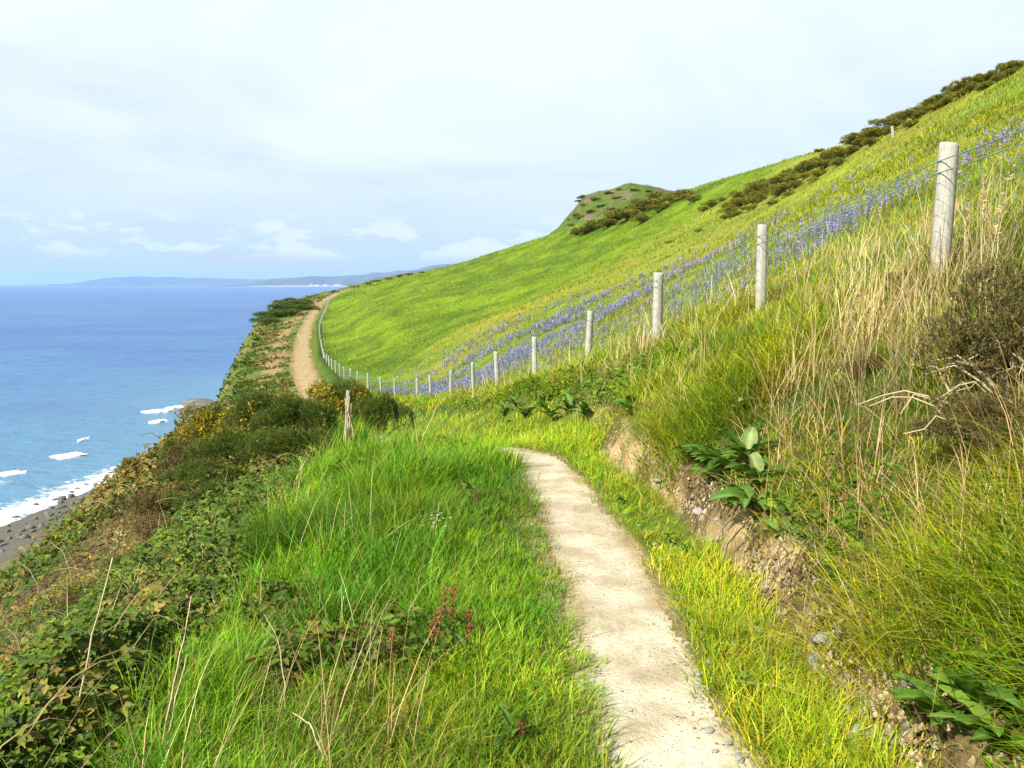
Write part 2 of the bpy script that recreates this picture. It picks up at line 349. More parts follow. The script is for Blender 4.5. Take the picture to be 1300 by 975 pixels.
M_ROOT = m_plain('root', (0.09, 0.06, 0.04), 0.9, 0.1)

# ---------------------------------------------------------------- the land, one sheet on a fan grid
LUSH = np.array([0.065, 0.13, 0.014]); SOILC = np.array([0.11, 0.075, 0.035]); EARTH = np.array([0.54, 0.395, 0.22]); YEL = np.array([0.24, 0.29, 0.028]); MEA = np.array([0.130, 0.240, 0.007])
BRAC = np.array([0.30, 0.20, 0.09]); CLIFFG = np.array([0.12, 0.17, 0.03]); ROCK = np.array([0.22, 0.19, 0.15]); PEBB = np.array([0.14, 0.135, 0.125])
def lerp(a, b, f): return a + (b - a) * np.asarray(f)[:, None]
def meadow_mask(x, y, u):                           # smooth green pasture begins along this line in the combe
    a = [onY(Y, px, py) for Y, px, py in ((52, 480, 472), (66, 620, 412), (78, 750, 352), (85, 860, 300), (92, 935, 262), (100, 1100, 175))]
    xs = [-12.0] + [q[0] for q in a]; ys = [46.0, 52, 66, 78, 85, 92, 100]
    yb = np.interp(x, xs, ys)
    return sstep(-5, 5, y - yb + (fbm(x * 0.15, y * 0.15, 61) - 0.5) * 22) * (u > 11)
def land_colour(x, y, u):
    n = fbm(x * 0.9, y * 0.9, 71, 4); nb = fbm(x * 0.12, y * 0.12, 73, 4)
    c = np.tile(LUSH, (len(x), 1))
    far = sstep(28, 45, y)
    c = lerp(c, lerp(np.tile(SOILC, (len(x), 1)), np.tile(LUSH, (len(x), 1)), sstep(0.4, 0.6, n)), ((u < 6.1) & (u > 2.2)) * 1.0)
    # far headland: bare brown scar beside the path, scrub and grass below it
    scar = sstep(0.46, 0.58, fbm(x * 0.25, y * 0.12, 75) * 0.5 + 0.5 * fbm(x * 0.8, y * 0.35, 76) + 0.24 * np.clip(1 - np.abs(u - 6.4) / 0.6, 0, 1) - 0.13)
    fc = lerp(np.tile(CLIFFG, (len(x), 1)), np.tile(BRAC, (len(x), 1)), scar)
    fc = lerp(fc, np.tile(BRAC * 0.75, (len(x), 1)), sstep(0.52, 0.66, fbm(x * 0.3, y * 0.3, 79)) * (u < 6))
    fc = lerp(fc, np.tile(np.array([0.36, 0.25, 0.14]), (len(x), 1)), scar * np.clip(1 - np.abs(u - 6.35) / 0.75, 0, 1) * sstep(0.35, 0.6, n))
    c = lerp(c, fc, far * ((u < 7.2) & (u > 2.2)))
    c = lerp(c, np.tile(ROCK, (len(x), 1)), sstep(0.5, 0.62, n) * far * ((u > 2.2) & (u < 4.3)))
    c = lerp(c, np.tile(PEBB, (len(x), 1)), sstep(2.35, 2.1, u))
    c = lerp(c, np.tile(YEL * 0.8, (len(x), 1)), ((u > 7.9) & (u < 9.0)) * 0.5)
    ed = np.clip(1 - np.maximum(7.0 - u, u - 8.0) / 0.16, 0, 1) * sstep(0.30, 0.62, fbm(x * 2.5, y * 2.5, 57, 3) + 0.1)
    c = lerp(c, np.tile(np.array([0.34, 0.26, 0.15]), (len(x), 1)), ed)
    e = np.exp(-((u - 9.48) / 0.50) ** 6) * np.exp(-np.maximum(y - 9, 0) / 1.6)
    ec = lerp(np.tile(EARTH, (len(x), 1)), np.tile(SOILC, (len(x), 1)), sstep(0.42, 0.60, fbm(x * 5, y * 5, 77, 4)) * 0.85)
    c = lerp(c, ec, np.clip(e, 0, 1))
    fld = lerp(np.tile(YEL, (len(x), 1)), np.tile(np.array([0.17, 0.24, 0.025]), (len(x), 1)), sstep(0.42, 0.6, nb))
    fld = lerp(fld, np.tile(np.array([0.29, 0.22, 0.05]), (len(x), 1)), sstep(0.48, 0.66, fbm(x * 0.35, y * 0.2, 83)) * 0.4)
    fld = fld * (0.7 + 0.6 * fbm(x * 0.8, y * 0.8, 84, 3))[:, None]
    c = lerp(c, fld, sstep(10.4, 11.2, u))
    me_ = lerp(np.tile(MEA * 0.72, (len(x), 1)), np.tile(MEA * np.array([1.45, 1.2, 1.1]), (len(x), 1)), sstep(0.32, 0.68, 0.55 * fbm(x * 0.16, y * 0.10, 85) + 0.45 * fbm(x * 0.5, y * 0.22, 86)))
    c = lerp(c, me_, meadow_mask(x, y, u))
    kn = ((np.abs(y - 240) < 60) & (x > KN[0][0]) & (x < 70)) * sstep(13.5, 16, u) * sstep(190, 210, y)
    c = lerp(c, lerp(np.tile(np.array([0.10, 0.16, 0.025]), (len(x), 1)), np.tile(np.array([0.17, 0.145, 0.10]), (len(x), 1)), sstep(0.50, 0.60, fbm(x * 0.2, y * 0.3, 88))), kn)
    return c
az = np.concatenate([np.linspace(-88, -41, 36), np.arange(-40, 40.01, 0.25), np.linspace(41, 88, 36)])
rr = np.geomspace(0.55, 500, 430)
AZ, RR = np.meshgrid(np.radians(az), rr); gx = (RR * np.sin(AZ)).ravel(); gy = (RR * np.cos(AZ)).ravel()
gzv, gu = ground(gx, gy, True)
na, nr = len(az), len(rr)
i = (np.arange(nr - 1)[:, None] * na + np.arange(na - 1)[None]).ravel()
Q = np.stack([i, i + 1, i + na + 1, i + na], -1)
qu = gu[Q].mean(1); qx = gx[Q].mean(1); qy = gy[Q].mean(1); qz = gzv[Q].max(1)
ef = np.exp(-((gu - 9.5) / 0.42) ** 4) * np.exp(-gy / 16) * (gy > 0)
GV = np.stack([gx + (fbm(gx * 4 + gzv * 5, gy * 4, 131, 4) - 0.5) * 0.30 * ef, gy + (fbm(gx * 9, gy * 7 + gzv * 9, 133, 3) - 0.5) * 0.10 * ef, gzv], -1)
edge = (fbm(qx * 1.2, qy * 1.2, 51, 2) - 0.5) * 0.35
ispath = (qu > 7.0 + edge * 0.5) & (qu < 8.0 + edge * 0.9) & (np.hypot(qx, qy) < 330)
mm = meadow_mask(qx, qy, qu) > 0.5
keep = qz > SEA - 1.5
gcol = land_colour(gx, gy, gu)
def sub(name, mask, mat, col, label):
    q = Q[mask & keep]; ids, inv = np.unique(q, return_inverse=True)
    o = obj(name, mesh_np(name, GV[ids], inv.reshape(-1, 4), None, col[ids], mat, True))
    return tag(o, label, kind='structure')
sub('hillside', ~ispath & ~mm, M_SOIL, gcol, 'steep grassy coastal hillside with bare earth bank beside the path')
sub('meadow', mm & ~ispath, M_MEADOW, gcol, 'smooth bright green pasture curving round the combe')
pc = np.ones((len(gx), 3)); pe = np.abs(gu - 7.5) * 2
pc = lerp(pc, np.tile(np.array([0.80, 0.70, 0.56]), (len(gx), 1)), sstep(0.55, 1.0, pe + (fbm(gx * 1.5, gy * 1.5, 59) - 0.5) * 0.9))
pc = lerp(pc, pc * np.array([0.78, 0.67, 0.50]), sstep(30, 45, gy))
sub('footpath', ispath, M_PATH, pc, 'narrow pale trodden earth footpath winding along the cliff top')

# ---------------------------------------------------------------- sea
def sea_mesh():
    az = np.radians(np.arange(-72, 40.1, 0.5)); rr = np.concatenate([np.geomspace(25, 900, 240), np.geomspace(930, 90000, 70)])
    A, Rr = np.meshgrid(az, rr); x = (Rr * np.sin(A)).ravel(); y = (Rr * np.cos(A)).ravel()
    w = np.exp(-np.hypot(x, y) / 500)
    z = SEA + (fbm(x * 0.05 + y * 0.02, y * 0.11, 201, 3) - 0.5) * 0.9 * w + (fbm(x * 0.3, y * 0.5, 203, 2) - 0.5) * 0.35 * w
    sx = np.interp(y, [a for a, b in SHX], [b for a, b in SHX]); d = sx - x              # metres out from the waterline
    sh = np.exp(-np.maximum(d, 0) / 70) * sstep(420, 250, y)
    foam = np.clip(1 - np.abs(d - 3) / 9, 0, 1) * (y < 330)
    foam = np.maximum(foam, 0.72 * np.clip(1 - np.abs(d - 17 - 6 * fbm(x * 0.05, y * 0.05, 205)) / 5, 0, 1) * sstep(150, 120, y) )
    C = np.stack([sh, foam, np.zeros_like(sh)], -1)
    na, nr = len(az), len(rr); i = (np.arange(nr - 1)[:, None] * na + np.arange(na - 1)[None]).ravel()
    Q = np.stack([i, i + 1, i + na + 1, i + na], -1)
    return x, y, z, C, Q
def m_sea():
    m, t = newmat('sea_water'); s = NT(t); p = s.pos(); sp = s.n('ShaderNodeSeparateColor', {0: s.attr()})
    v = s.n('ShaderNodeMapping', {0: p, 3: (0.45, 1.0, 1.0), 2: (0, 0, 0.25)}).outputs[0]
    a = s.noise(0.35, 6, 0.65, v); b = s.noise(0.02, 5, 0.6, v); g = s.noise(0.004, 5, 0.62, s.n('ShaderNodeMapping', {0: p, 3: (0.35, 1.4, 1.0)}).outputs[0])
    c = s.mix(s.rng(g, 0.32, 0.68), (0.011, 0.058, 0.215), (0.021, 0.092, 0.265))
    c = s.mix(s.rng(b, 0.42, 0.62, 0, 0.55), c, (0.035, 0.135, 0.26)); c = s.mix(s.rng(a, 0.48, 0.66, 0, 0.75), c, (0.005, 0.035, 0.115))
    c = s.mix(s.n('ShaderNodeMath', {0: sp.outputs[0], 1: 0.85}, operation='MULTIPLY').outputs[0], c, (0.085, 0.195, 0.265))
    fn_ = s.n('ShaderNodeMath', {0: s.noise(0.55, 8, 0.75, p, 1.2), 1: s.n('ShaderNodeMath', {0: sp.outputs[1], 1: 0.42}, operation='MULTIPLY').outputs[0]}, operation='ADD').outputs[0]
    fm = s.rng(fn_, 0.70, 0.82)
    fm2 = s.n('ShaderNodeMath', {0: fm, 1: s.rng(sp.outputs[1], 0.02, 0.2)}, operation='MULTIPLY').outputs[0]
    c = s.mix(fm2, c, (0.52, 0.545, 0.55))
    s.done(c, s.rng(fm2, 0, 1, 0.32, 0.9), 0.22, s.bump(s.n('ShaderNodeMath', {0: a, 1: s.n('ShaderNodeMath', {0: b, 1: 3.0}, operation='MULTIPLY').outputs[0]}, operation='ADD').outputs[0], 0.8, 1.6)); return m
M_SEA = m_sea()
x, y, z, C, Qs = sea_mesh()
tag(obj('sea', mesh_np('sea', np.stack([x, y, z], -1), Qs, None, C, M_SEA, True)), 'wide blue sea with foam along the pebble shore', kind='structure')
M_FOAM = m_plain('wave_foam', (0.50, 0.52, 0.54), 0.9, 0.1)
def breaker(px, py, wpx, seed, label):              # a small breaking crest, built where the sight line meets the water
    x, y = onZ(px, py, SEA); L = wpx / FPX * y; r = np.random.default_rng(seed); n, k = 26, 7
    t = np.linspace(-1, 1, n); V = []
    hgt = 0.7 * min(1.0, L / 9.0) * np.clip(1 - t ** 2, 0, 1) ** 0.7 * (0.7 + 0.5 * vnoise(t * 5, t * 0 + seed, 3)) * (0.55 + 0.45 * t); wid = (1.2 + 3.2 * vnoise(t * 4, t * 0 + seed, 5)) * np.clip(1 - np.abs(t) ** 3, 0.03, 1)
    for j in range(k):
        q = j / (k - 1)
        V.append(np.stack([x + t * L / 2 + (vnoise(t * 9, t * 0 + j, seed) - 0.5) * 0.5, y + (0.5 - q) * wid * 2 + t * L * 0.10 + (vnoise(t * 7, t * 0 + j * 3.3, seed + 9) - 0.5) * 1.2, SEA + 0.12 + hgt * math.sin(math.pi * min(1, q * 1.05)) ** 0.8 * (0.75 + 0.5 * vnoise(t * 11, t * 0 + j, seed + 2)) - 0.45 * (j in (0, k - 1))], -1))
    V = np.array(V).reshape(-1, 3); i = (np.arange(k - 1)[:, None] * n + np.arange(n - 1)[None]).ravel()
    tag(obj('breaking_wave', mesh_np('breaking_wave', V, np.stack([i, i + 1, i + n + 1, i + n], -1), None, None, M_FOAM, True)), label, 'wave', 'waves breaking offshore')
breaker(88, 579, 46, 1, 'white breaking wave crest well out from the pebble shore')
breaker(12, 602, 40, 2, 'white breaking wave crest halfway in to the pebble shore')
breaker(107, 558, 11, 3, 'tiny whitecap on the water beyond the larger breaking crests')
breaker(200, 522, 38, 4, 'white breaker running up to the dark reef below the headland')
breaker(201, 535, 22, 5, 'short low breaker just in front of the dark reef')
breaker(228, 517, 34, 6, 'white surf curling behind the dark reef below the headland')
# ---------------------------------------------------------------- reef and shore rocks
def rock_mesh(name, seed, sx, sy, sz, n=10, mat=None, sharp=0.45):
    r = np.random.default_rng(seed); th, ph = np.meshgrid(np.linspace(0, 2 * np.pi, n, endpoint=False), np.linspace(0.0, np.pi, n // 2 + 1)); d = np.stack([np.sin(ph) * np.cos(th), np.sin(ph) * np.sin(th), np.cos(ph)], -1).reshape(-1, 3)
    k = np.ones(len(d))
    for _ in range(9):                               # cut flat facets
        a = r.normal(size=3); a /= np.linalg.norm(a); lim = r.uniform(sharp, 0.85); dd = d @ a; k = np.where(dd * k > lim, lim / np.maximum(dd, 1e-3), k)
    V = d * k[:, None] * np.array([sx, sy, sz]); rows = n // 2
    i = (np.arange(rows)[:, None] * n); j = np.arange(n)[None]; Q = np.stack([i + j, i + n + j, i + n + (j + 1) % n, i + (j + 1) % n], -1).reshape(-1, 4)
    return mesh_np(name, V, Q, None, None, mat)
for k, (px, py, a, b, h, lab) in enumerate([(262, 517, 7, 5, 1.5, 'broad dark reef ledge joining the headland foot'), (243, 521, 6, 2.6, 1.0, 'long low dark reef rock in the surf'), (229, 523, 4.0, 1.5, 0.7, 'small dark reef rock farthest out in the surf'), (252, 512, 5, 3, 1.2, 'flat reef rock behind the broad ledge')]):
    x, y = onZ(px, py, SEA); tag(obj('reef_rock', rock_mesh('reef_rock', 40 + k, a, b, h, 22, M_REEF, 0.6), None, (x, y, SEA + 0.1), (0, 0, k)), lab, 'rock', 'reef rocks')
sm = [rock_mesh('shore_boulder', 60 + k, 1, 0.8, 0.6, 9, M_REEF) for k in range(4)]
for k in range(150):
    y = random.uniform(72, 128); sx = np.interp(y, [a for a, b in SHX], [b for a, b in SHX]); x = sx + random.gauss(4.5, 4.5)
    tag(obj('shore_boulder', sm[k % 4], None, (x, y, max(gz(x, y), SEA - 0.2) + 0.1), (0, 0, random.uniform(0, 6)), random.uniform(0.35, 1.0)), 'dark wet boulder on the pebble shore by the foam line', 'boulder', 'boulders on the pebble shore')
# ---------------------------------------------------------------- coast across the bay
def m_far():
    m, t = newmat('far_hill_land'); s = NT(t); p = s.pos(); a = s.noise(0.004, 6, 0.65, p); v = s.n('ShaderNodeTexVoronoi', {'Vector': p, 'Scale': 0.0035})
    c = s.mix(s.rng(a, 0.35, 0.65), (0.02, 0.035, 0.025), (0.06, 0.08, 0.04)); c = s.mix(0.35, c, s.mix(v.outputs['Color'], (0.03, 0.06, 0.03), (0.14, 0.15, 0.06)))
    s.done(c, 0.95, 0.1); return m
M_FAR = m_far()
def far_hill(name, Y0, depth, prof, seed, label, nx=160, ny=26):
    px = np.linspace(prof[0][0], prof[-1][0], nx); top = np.interp(px, [a for a, b in prof], [b for a, b in prof])
    V = []
    for j in range(ny):
        q = j / (ny - 1); Y = Y0 + depth * q; rise = math.sin(min(1, q * 1.6) * math.pi / 2) ** 0.9 * (1 if q < 0.7 else (1 - (q - 0.7) * 1.2))
        x = (px - 650) / FPX * (Y0 + depth * 0.6); H = (361.0 - top) / FPX * (Y0 + depth * 0.6) - SEA * 0 
        z = SEA + 2 + np.maximum(H, 0) * rise * (0.80 + 0.4 * fbm(px * 0.05, px * 0 + q * 3, seed, 4))
        if j == 0: z = z * 0 + SEA - 5
        V.append(np.stack([x, x * 0 + Y + 400 * (fbm(px * 0.03, px * 0, seed + 4) - 0.5), z], -1))
    V = np.array(V).reshape(-1, 3); i = (np.arange(ny - 1)[:, None] * nx + np.arange(nx - 1)[None]).ravel()
    return tag(obj(name, mesh_np(name, V, np.stack([i, i + 1, i + nx + 1, i + nx], -1), None, None, M_FAR, True)), label, kind='structure')
far_hill('distant_hill', 16500, 2500, [(60, 361), (120, 357), (150, 351), (200, 350), (260, 352), (340, 353), (420, 349), (520, 347), (600, 341), (700, 330), (800, 330)], 5, 'pale blue hills far across the bay')
far_hill('distant_hill', 11500, 2200, [(300, 361), (330, 358), (350, 352), (380, 350), (440, 348.5), (485, 344), (540, 338.5), (581, 333.5), (620, 331), (680, 328), (760, 326)], 8, 'darker blue wooded coast across the bay')
def strip(name, pxa, pxb, Y, w, z, mat, label):
    n = 60; px = np.linspace(pxa, pxb, n); x = (px - 650) / FPX * Y; V = np.concatenate([np.stack([x, x * 0 + Y - w * (0.3 + 0.7 * vnoise(px * 0.04, px * 0, 4)), x * 0 + z], -1), np.stack([x, x * 0 + Y + 650, x * 0 + z + 14], -1)])
    i = np.arange(n - 1); return tag(obj(name, mesh_np(name, V, np.stack([i, i + 1, i + n + 1, i + n], -1), None, None, mat)), label, kind='structure')
strip('far_beach', 335, 600, 11250, 1300, SEA + 3, m_plain('far_sand', (0.33, 0.32, 0.305), 0.9, 0.1), 'pale strip of beach across the bay')
def house_mesh(name):
    mb = MB(); w, d, h, r = 15, 11, 9, 6
    V = [(-w, -d, 0), (w, -d, 0), (w, d, 0), (-w, d, 0), (-w, -d, h), (w, -d, h), (w, d, h), (-w, d, h), (-w, 0, h + r), (w, 0, h + r)]
    mb.add(V, [(0, 1, 5, 4), (1, 2, 6, 5), (2, 3, 7, 6), (3, 0, 4, 7)], [(5, 6, 9), (7, 4, 8)])
    return mb.mesh(name, m_plain('white_render', (0.56, 0.56, 0.55), 0.8, 0.2))
def roof_mesh(name):
    w, d, h, r = 15.8, 12, 8.6, 6.9; V = [(-w, -d, h), (w, -d, h), (w, d, h), (-w, d, h), (-w, 0, h + r), (w, 0, h + r)]
    return mesh_np(name, V, [(0, 1, 5, 4), (2, 3, 4, 5)], None, None, m_plain('slate_roof', (0.16, 0.16, 0.18), 0.7, 0.3))
hm, rm = house_mesh('wall'), roof_mesh('roof')
for k in range(11):
    px = random.choice([370, 384, 398, 402, 415, 430, 437, 444, 452, 470, 490, 505, 520, 532]) + random.uniform(-4, 4); Y = 11500 + random.uniform(-80, 120)
    e = bpy.data.objects.new('seaside_house', None); COL.objects.link(e); e.location = ((px - 650) / FPX * Y, Y, SEA + 12 + random.uniform(0, 6)); e.rotation_euler = (0, 0, random.uniform(-0.5, 0.5)); s_ = random.uniform(0.8, 1.3); e.scale = (s_ * 1.4, s_, s_)
    obj('wall', hm, e); obj('roof', rm, e)
    tag(e, 'tiny white house behind the beach across the bay', 'house', 'white houses across the bay')
# ---------------------------------------------------------------- haze over the sea
def haze():
    V = [(x, y, z) for z in (SEA - 10, 260) for x, y in ((-26000, -2000), (15000, -2000), (15000, 30000), (-26000, 30000))]
    me = mesh_np('haze', V, [(3, 2, 1, 0), (4, 5, 6, 7), (0, 1, 5, 4), (1, 2, 6, 5), (2, 3, 7, 6), (3, 0, 4, 7)])
    m, t = newmat('sea_haze'); s = NT(t); v = s.n('ShaderNodeVolumePrincipled', {'Color': (0.36, 0.57, 1.0, 1), 'Density': 4.5e-5, 'Anisotropy': 0.1}); o = s.n('ShaderNodeOutputMaterial'); t.links.new(v.outputs[0], o.inputs['Volume'])
    me.materials.append(m); tag(obj('haze', me), 'thin blue sea haze over the bay', kind='stuff')
haze()
# ---------------------------------------------------------------- fence: posts, barbed wires, stock netting
def post_mesh(seed, h=1.3, r=0.065):
    g = np.random.default_rng(seed); n, zs = 14, np.array([-0.3, 0.0, 0.25, 0.5, 0.75, 0.93, 0.985, 1.0]) ; zz = np.where(zs < 0, zs, zs * h); an = np.arange(n) * 2 * np.pi / n
    prof = 1 + 0.16 * (vnoise(np.cos(an) * 2 + 5, np.sin(an) * 2, seed) - 0.5) * 2
    V = []
    for k, z in enumerate(zz):
        rr_ = r * prof * (1.04 - 0.05 * max(zs[k], 0)) * (0.93 if k == len(zz) - 1 else 1)
        V.append(np.stack([np.cos(an) * rr_, np.sin(an) * rr_, np.full(n, z) + (0.012 * np.cos(an + seed) if k >= len(zz) - 2 else 0)], -1))
    V.append(np.array([[0, 0, zz[-1] + 0.004]])); V = np.concatenate(V); m = len(zz)
    i = np.arange(m - 1)[:, None] * n; j = np.arange(n)[None]; Q = np.stack([i + j, i + (j + 1) % n, i + n + (j + 1) % n, i + n + j], -1).reshape(-1, 4)
    b = (m - 1) * n; T = [[b + a, b + (a + 1) % n, m * n] for a in range(n)]
    return mesh_np('post', V, Q, T, None, M_WOOD)
PM = [post_mesh(s) for s in (1, 2, 3, 4)]
fk = KI['fence']
def fence_at(Y):
    X, Z = keys_at(np.array([float(Y)])); x = float(X[fk, 0]); return np.array([x, Y, gz(x, Y)])
PY = [-3.5, 0.0, 3.0] + [p[0] for p in fn if p[0] <= 45]
Y = 45.0
while Y < 296:
    a = fence_at(Y); b = fence_at(Y + 1); Y += (3.0 if Y < 140 else 3.6) / np.linalg.norm(b - a); PY.append(Y)
fence = bpy.data.objects.new('fence', None); COL.objects.link(fence); p0 = fence_at(6.0); fence.location = p0
tag(fence, 'wooden post and wire fence running along the foot of the field', 'fence')
posts = []
heads = {6: 182, 9.4: 286, 11.8: 346.5, 14.8: 395, 17.8: 428, 21.6: 446.5, 26: 460, 31: 470}
for k, Y in enumerate(PY):
    p = fence_at(Y); top = 1.0 + random.uniform(-0.05, 0.04)
    if Y in heads:
        px = [q for q in ((6, 1190), (9.4, 965), (11.8, 833), (14.8, 745), (17.8, 678), (21.6, 631), (26, 600), (31, 571)) if q[0] == Y][0][1]
        top = onY(Y, px, heads[Y])[1] - p[2]
    sc = top / 1.3; w = {6: 0.96, 9.4: 0.92, 11.8: 1.08}.get(Y, random.uniform(0.8, 1.0))
    o = obj('post', PM[k % 4], fence, p - p0 - np.array([0, 0, 0.0]), (random.uniform(-0.05, 0.05) * (0.25 if Y < 13 else 1), random.uniform(-0.05, 0.05) * (0.25 if Y < 13 else 1), random.uniform(0, 6)), (w, w, sc))
    posts.append((p, top))
def wire(h, rad, name, barbs, seg=6, ymax=400):
    mb = MB(); P = []
    for (a, ta), (b, tb) in zip(posts[:-1], posts[1:]):
        if a[1] > ymax: break
        n = seg if a[1] < 45 else 2
        for k in range(n):
            f = k / n; q = a * (1 - f) + b * f + np.array([-0.07, 0, (ta * (1 - f) + tb * f) - h - 0.10 * f * (1 - f)]); P.append(q - p0)
    tube(mb, P, [max(rad, 0.00012 * (p[1] + p0[1])) for p in P], 4)
    if barbs:
        P = np.array(P); d = np.concatenate([[0], np.cumsum(np.linalg.norm(np.diff(P, axis=0), axis=1))])
        for s in np.arange(0.1, min(d[-1], 42), 0.11):
            q = np.array([np.interp(s, d, P[:, c]) for c in range(3)])
            for t in range(2):
                v = np.array([random.gauss(0, 1), random.gauss(0, 0.5), random.gauss(0, 1)]); v = v / np.linalg.norm(v) * 0.017; w = np.array([0.0, 0.003, 0.002])
                mb.add([q - v, q + w, q + v, q - w], [(0, 1, 2, 3)])
    obj(name, mb.mesh(name, M_WIRE), fence)
wire(0.13, 0.0045, 'barbed_wire', True); wire(0.215, 0.0045, 'barbed_wire', True)
def netting():
    mb = MB()
    for (a, ta), (b, tb) in zip(posts[:-1], posts[1:]):
        if a[1] > 60: break
        r = max(0.0015, 0.00006 * a[1]); off = np.array([-0.068, 0, 0])
        for k, h in enumerate((0.10, 0.22, 0.34, 0.46, 0.58, 0.70)):
            P = [a * (1 - f) + b * f + off + np.array([0, 0, h * (ta * (1 - f) + tb * f)]) - p0 for f in np.linspace(0, 1, 4)]; tube(mb, P, r, 3)
        L = np.linalg.norm(b - a); n = int(L / 0.16)
        for k in range(1, n):
            f = k / n; q = a * (1 - f) + b * f + off - p0; t = ta * (1 - f) + tb * f; tube(mb, [q + np.array([0, 0, 0.10 * t]), q + np.array([0, 0, 0.70 * t])], r, 3)
    obj('stock_netting', mb.mesh('stock_netting', M_WIRE), fence)
netting()
def lone_post(name, px, py_base, py_top, Yguess, lean, label, w=0.8, hmin=None):
    p = hit(px, py_base) if Yguess is None else np.array([onY(Yguess, px, py_base)[0], Yguess, 0.0]); p[2] = gz(p[0], p[1])
    h = onY(p[1], px, py_top)[1] - p[2]; o = obj(name, PM[1], None, p, (0.02, lean, 0.4), (w, w, h / 1.3)); return tag(o, label, 'post')
lone_post('old_post', 1134, 174, 160, None, -0.25, 'pale old post leaning alone on the upper slope by the gorse', 1.1)
lone_post('weathered_post', 300, 522, 511, 34.0, 0.0, 'short dark weathered post above the sea slope beside yellow gorse', 0.9)
# ---------------------------------------------------------------- grass and ground cover (uncountable)
def scatter(n, r0, r1, keepf, a0=-47, a1=47):
    got = []; c = 0
    while c < n:
        m = int(n * 1.5) + 1000
        a = np.radians(rng.uniform(a0, a1, m)); r = np.exp(rng.uniform(math.log(r0), math.log(r1), m)); x = r * np.sin(a); y = r * np.cos(a)
        z, u = ground(x, y, True); k = keepf(x, y, u); k = rng.random(m) < k
        got.append(np.stack([x, y, z, u], -1)[k]); c += k.sum()
        if len(got) > 60: break
    return np.concatenate(got)[:n]
def unit(v): return v / (np.linalg.norm(v, axis=-1, keepdims=True) + 1e-9)
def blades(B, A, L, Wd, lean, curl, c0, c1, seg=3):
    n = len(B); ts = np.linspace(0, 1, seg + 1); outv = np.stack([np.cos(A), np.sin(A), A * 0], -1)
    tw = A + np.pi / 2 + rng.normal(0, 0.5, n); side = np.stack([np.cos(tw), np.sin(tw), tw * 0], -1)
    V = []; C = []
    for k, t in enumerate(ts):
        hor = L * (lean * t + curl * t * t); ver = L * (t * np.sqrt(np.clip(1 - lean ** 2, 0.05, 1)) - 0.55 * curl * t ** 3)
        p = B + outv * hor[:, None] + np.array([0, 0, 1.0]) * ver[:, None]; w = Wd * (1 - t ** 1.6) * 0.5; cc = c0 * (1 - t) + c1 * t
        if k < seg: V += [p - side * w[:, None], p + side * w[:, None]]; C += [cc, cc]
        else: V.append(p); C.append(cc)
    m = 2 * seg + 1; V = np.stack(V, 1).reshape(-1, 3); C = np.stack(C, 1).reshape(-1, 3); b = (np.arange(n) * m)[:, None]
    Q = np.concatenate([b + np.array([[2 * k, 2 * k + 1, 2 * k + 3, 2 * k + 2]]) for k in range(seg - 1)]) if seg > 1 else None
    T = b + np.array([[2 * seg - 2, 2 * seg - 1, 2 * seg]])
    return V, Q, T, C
def stuff(name, pieces, mat, label, cat):
    V, Qs_, Ts, C, n = [], [], [], [], 0
    for v, q, t, c in pieces:
        V.append(v); C.append(c)
        if q is not None: Qs_.append(q + n)
        if t is not None: Ts.append(t + n)
        n += len(v)
    o = obj(name, mesh_np(name, np.concatenate(V), np.concatenate(Qs_) if Qs_ else None, np.concatenate(Ts) if Ts else None, np.concatenate(C), mat))
    return tag(o, label, cat, kind='stuff')
def pal(n, cols, w=None, jit=0.18):
    cols = np.array(cols); k = rng.choice(len(cols), n, p=w); return cols[k] * (1 + rng.normal(0, jit, (n, 1))).clip(0.4, 1.7)
def tufts(S, per, spread, Lf, Wf, cols, w, lean=(0.1, 0.5), curl=(0.1, 0.6), wind=(0.25, 0.2, 0.0), seg=3, straw=0.04, tipmul=1.35, jit=0.16, down=None, cols2=None, pf=1.3, pt0=0.5):
    n = len(S); ctint = pal(n, cols, w, jit)
    if cols2 is not None: ctint = np.where((fbm(S[:, 0] * pf, S[:, 1] * pf, 361, 3) + rng.normal(0, 0.04, n) > pt0)[:, None], pal(n, cols2, None, jit), ctint)
    pt = fbm(S[:, 0] * 0.9, S[:, 1] * 0.9, 351, 3); ctint = ctint * (0.74 + 0.60 * sstep(0.28, 0.70, pt))[:, None] * (1 + sstep(0.5, 0.68, fbm(S[:, 0] * 0.7, S[:, 1] * 0.7, 353, 3))[:, None] * np.array([[0.24, 0.02, 0.2]])); idx = np.repeat(np.arange(n), per); N = len(idx); S_ = S[idx]
    r = np.hypot(S_[:, 0], S_[:, 1]); off = rng.normal(0, 1, (N, 2)) * spread * (1 + 0.02 * r)[:, None]
    x = S_[:, 0] + off[:, 0]; y = S_[:, 1] + off[:, 1]; z, u = ground(x, y, True)
    L = Lf(S_, u, r) * rng.uniform(0.55, 1.25, N) * np.repeat(rng.gamma(6, 1 / 6, n).clip(0.45, 2.0), per)
    A = np.arctan2(off[:, 1] + wind[1] * spread * 2, off[:, 0] + wind[0] * spread * 2) + rng.normal(0, 0.7, N)
    if down is not None: A = np.where(rng.random(N) < down[1], down[0] + rng.normal(0, 0.6, N), A)
    ln = rng.uniform(*lean, N); cu = rng.uniform(*curl, N); c1 = ctint[idx] * (1 + rng.normal(0, 0.14, (N, 1))).clip(0.5, 1.6)
    st = rng.random(N) < straw; c1[st] = np.array([0.42, 0.35, 0.13]) * rng.uniform(0.6, 1.1, (st.sum(), 1))
    Wd = np.maximum(Wf * rng.uniform(0.45, 1.75, N), 0.00085 * r)
    return blades(np.stack([x, y, z - 0.015], -1), A, L, Wd, ln, cu, c1 * 0.62, np.minimum(c1 * tipmul, 0.9), seg)
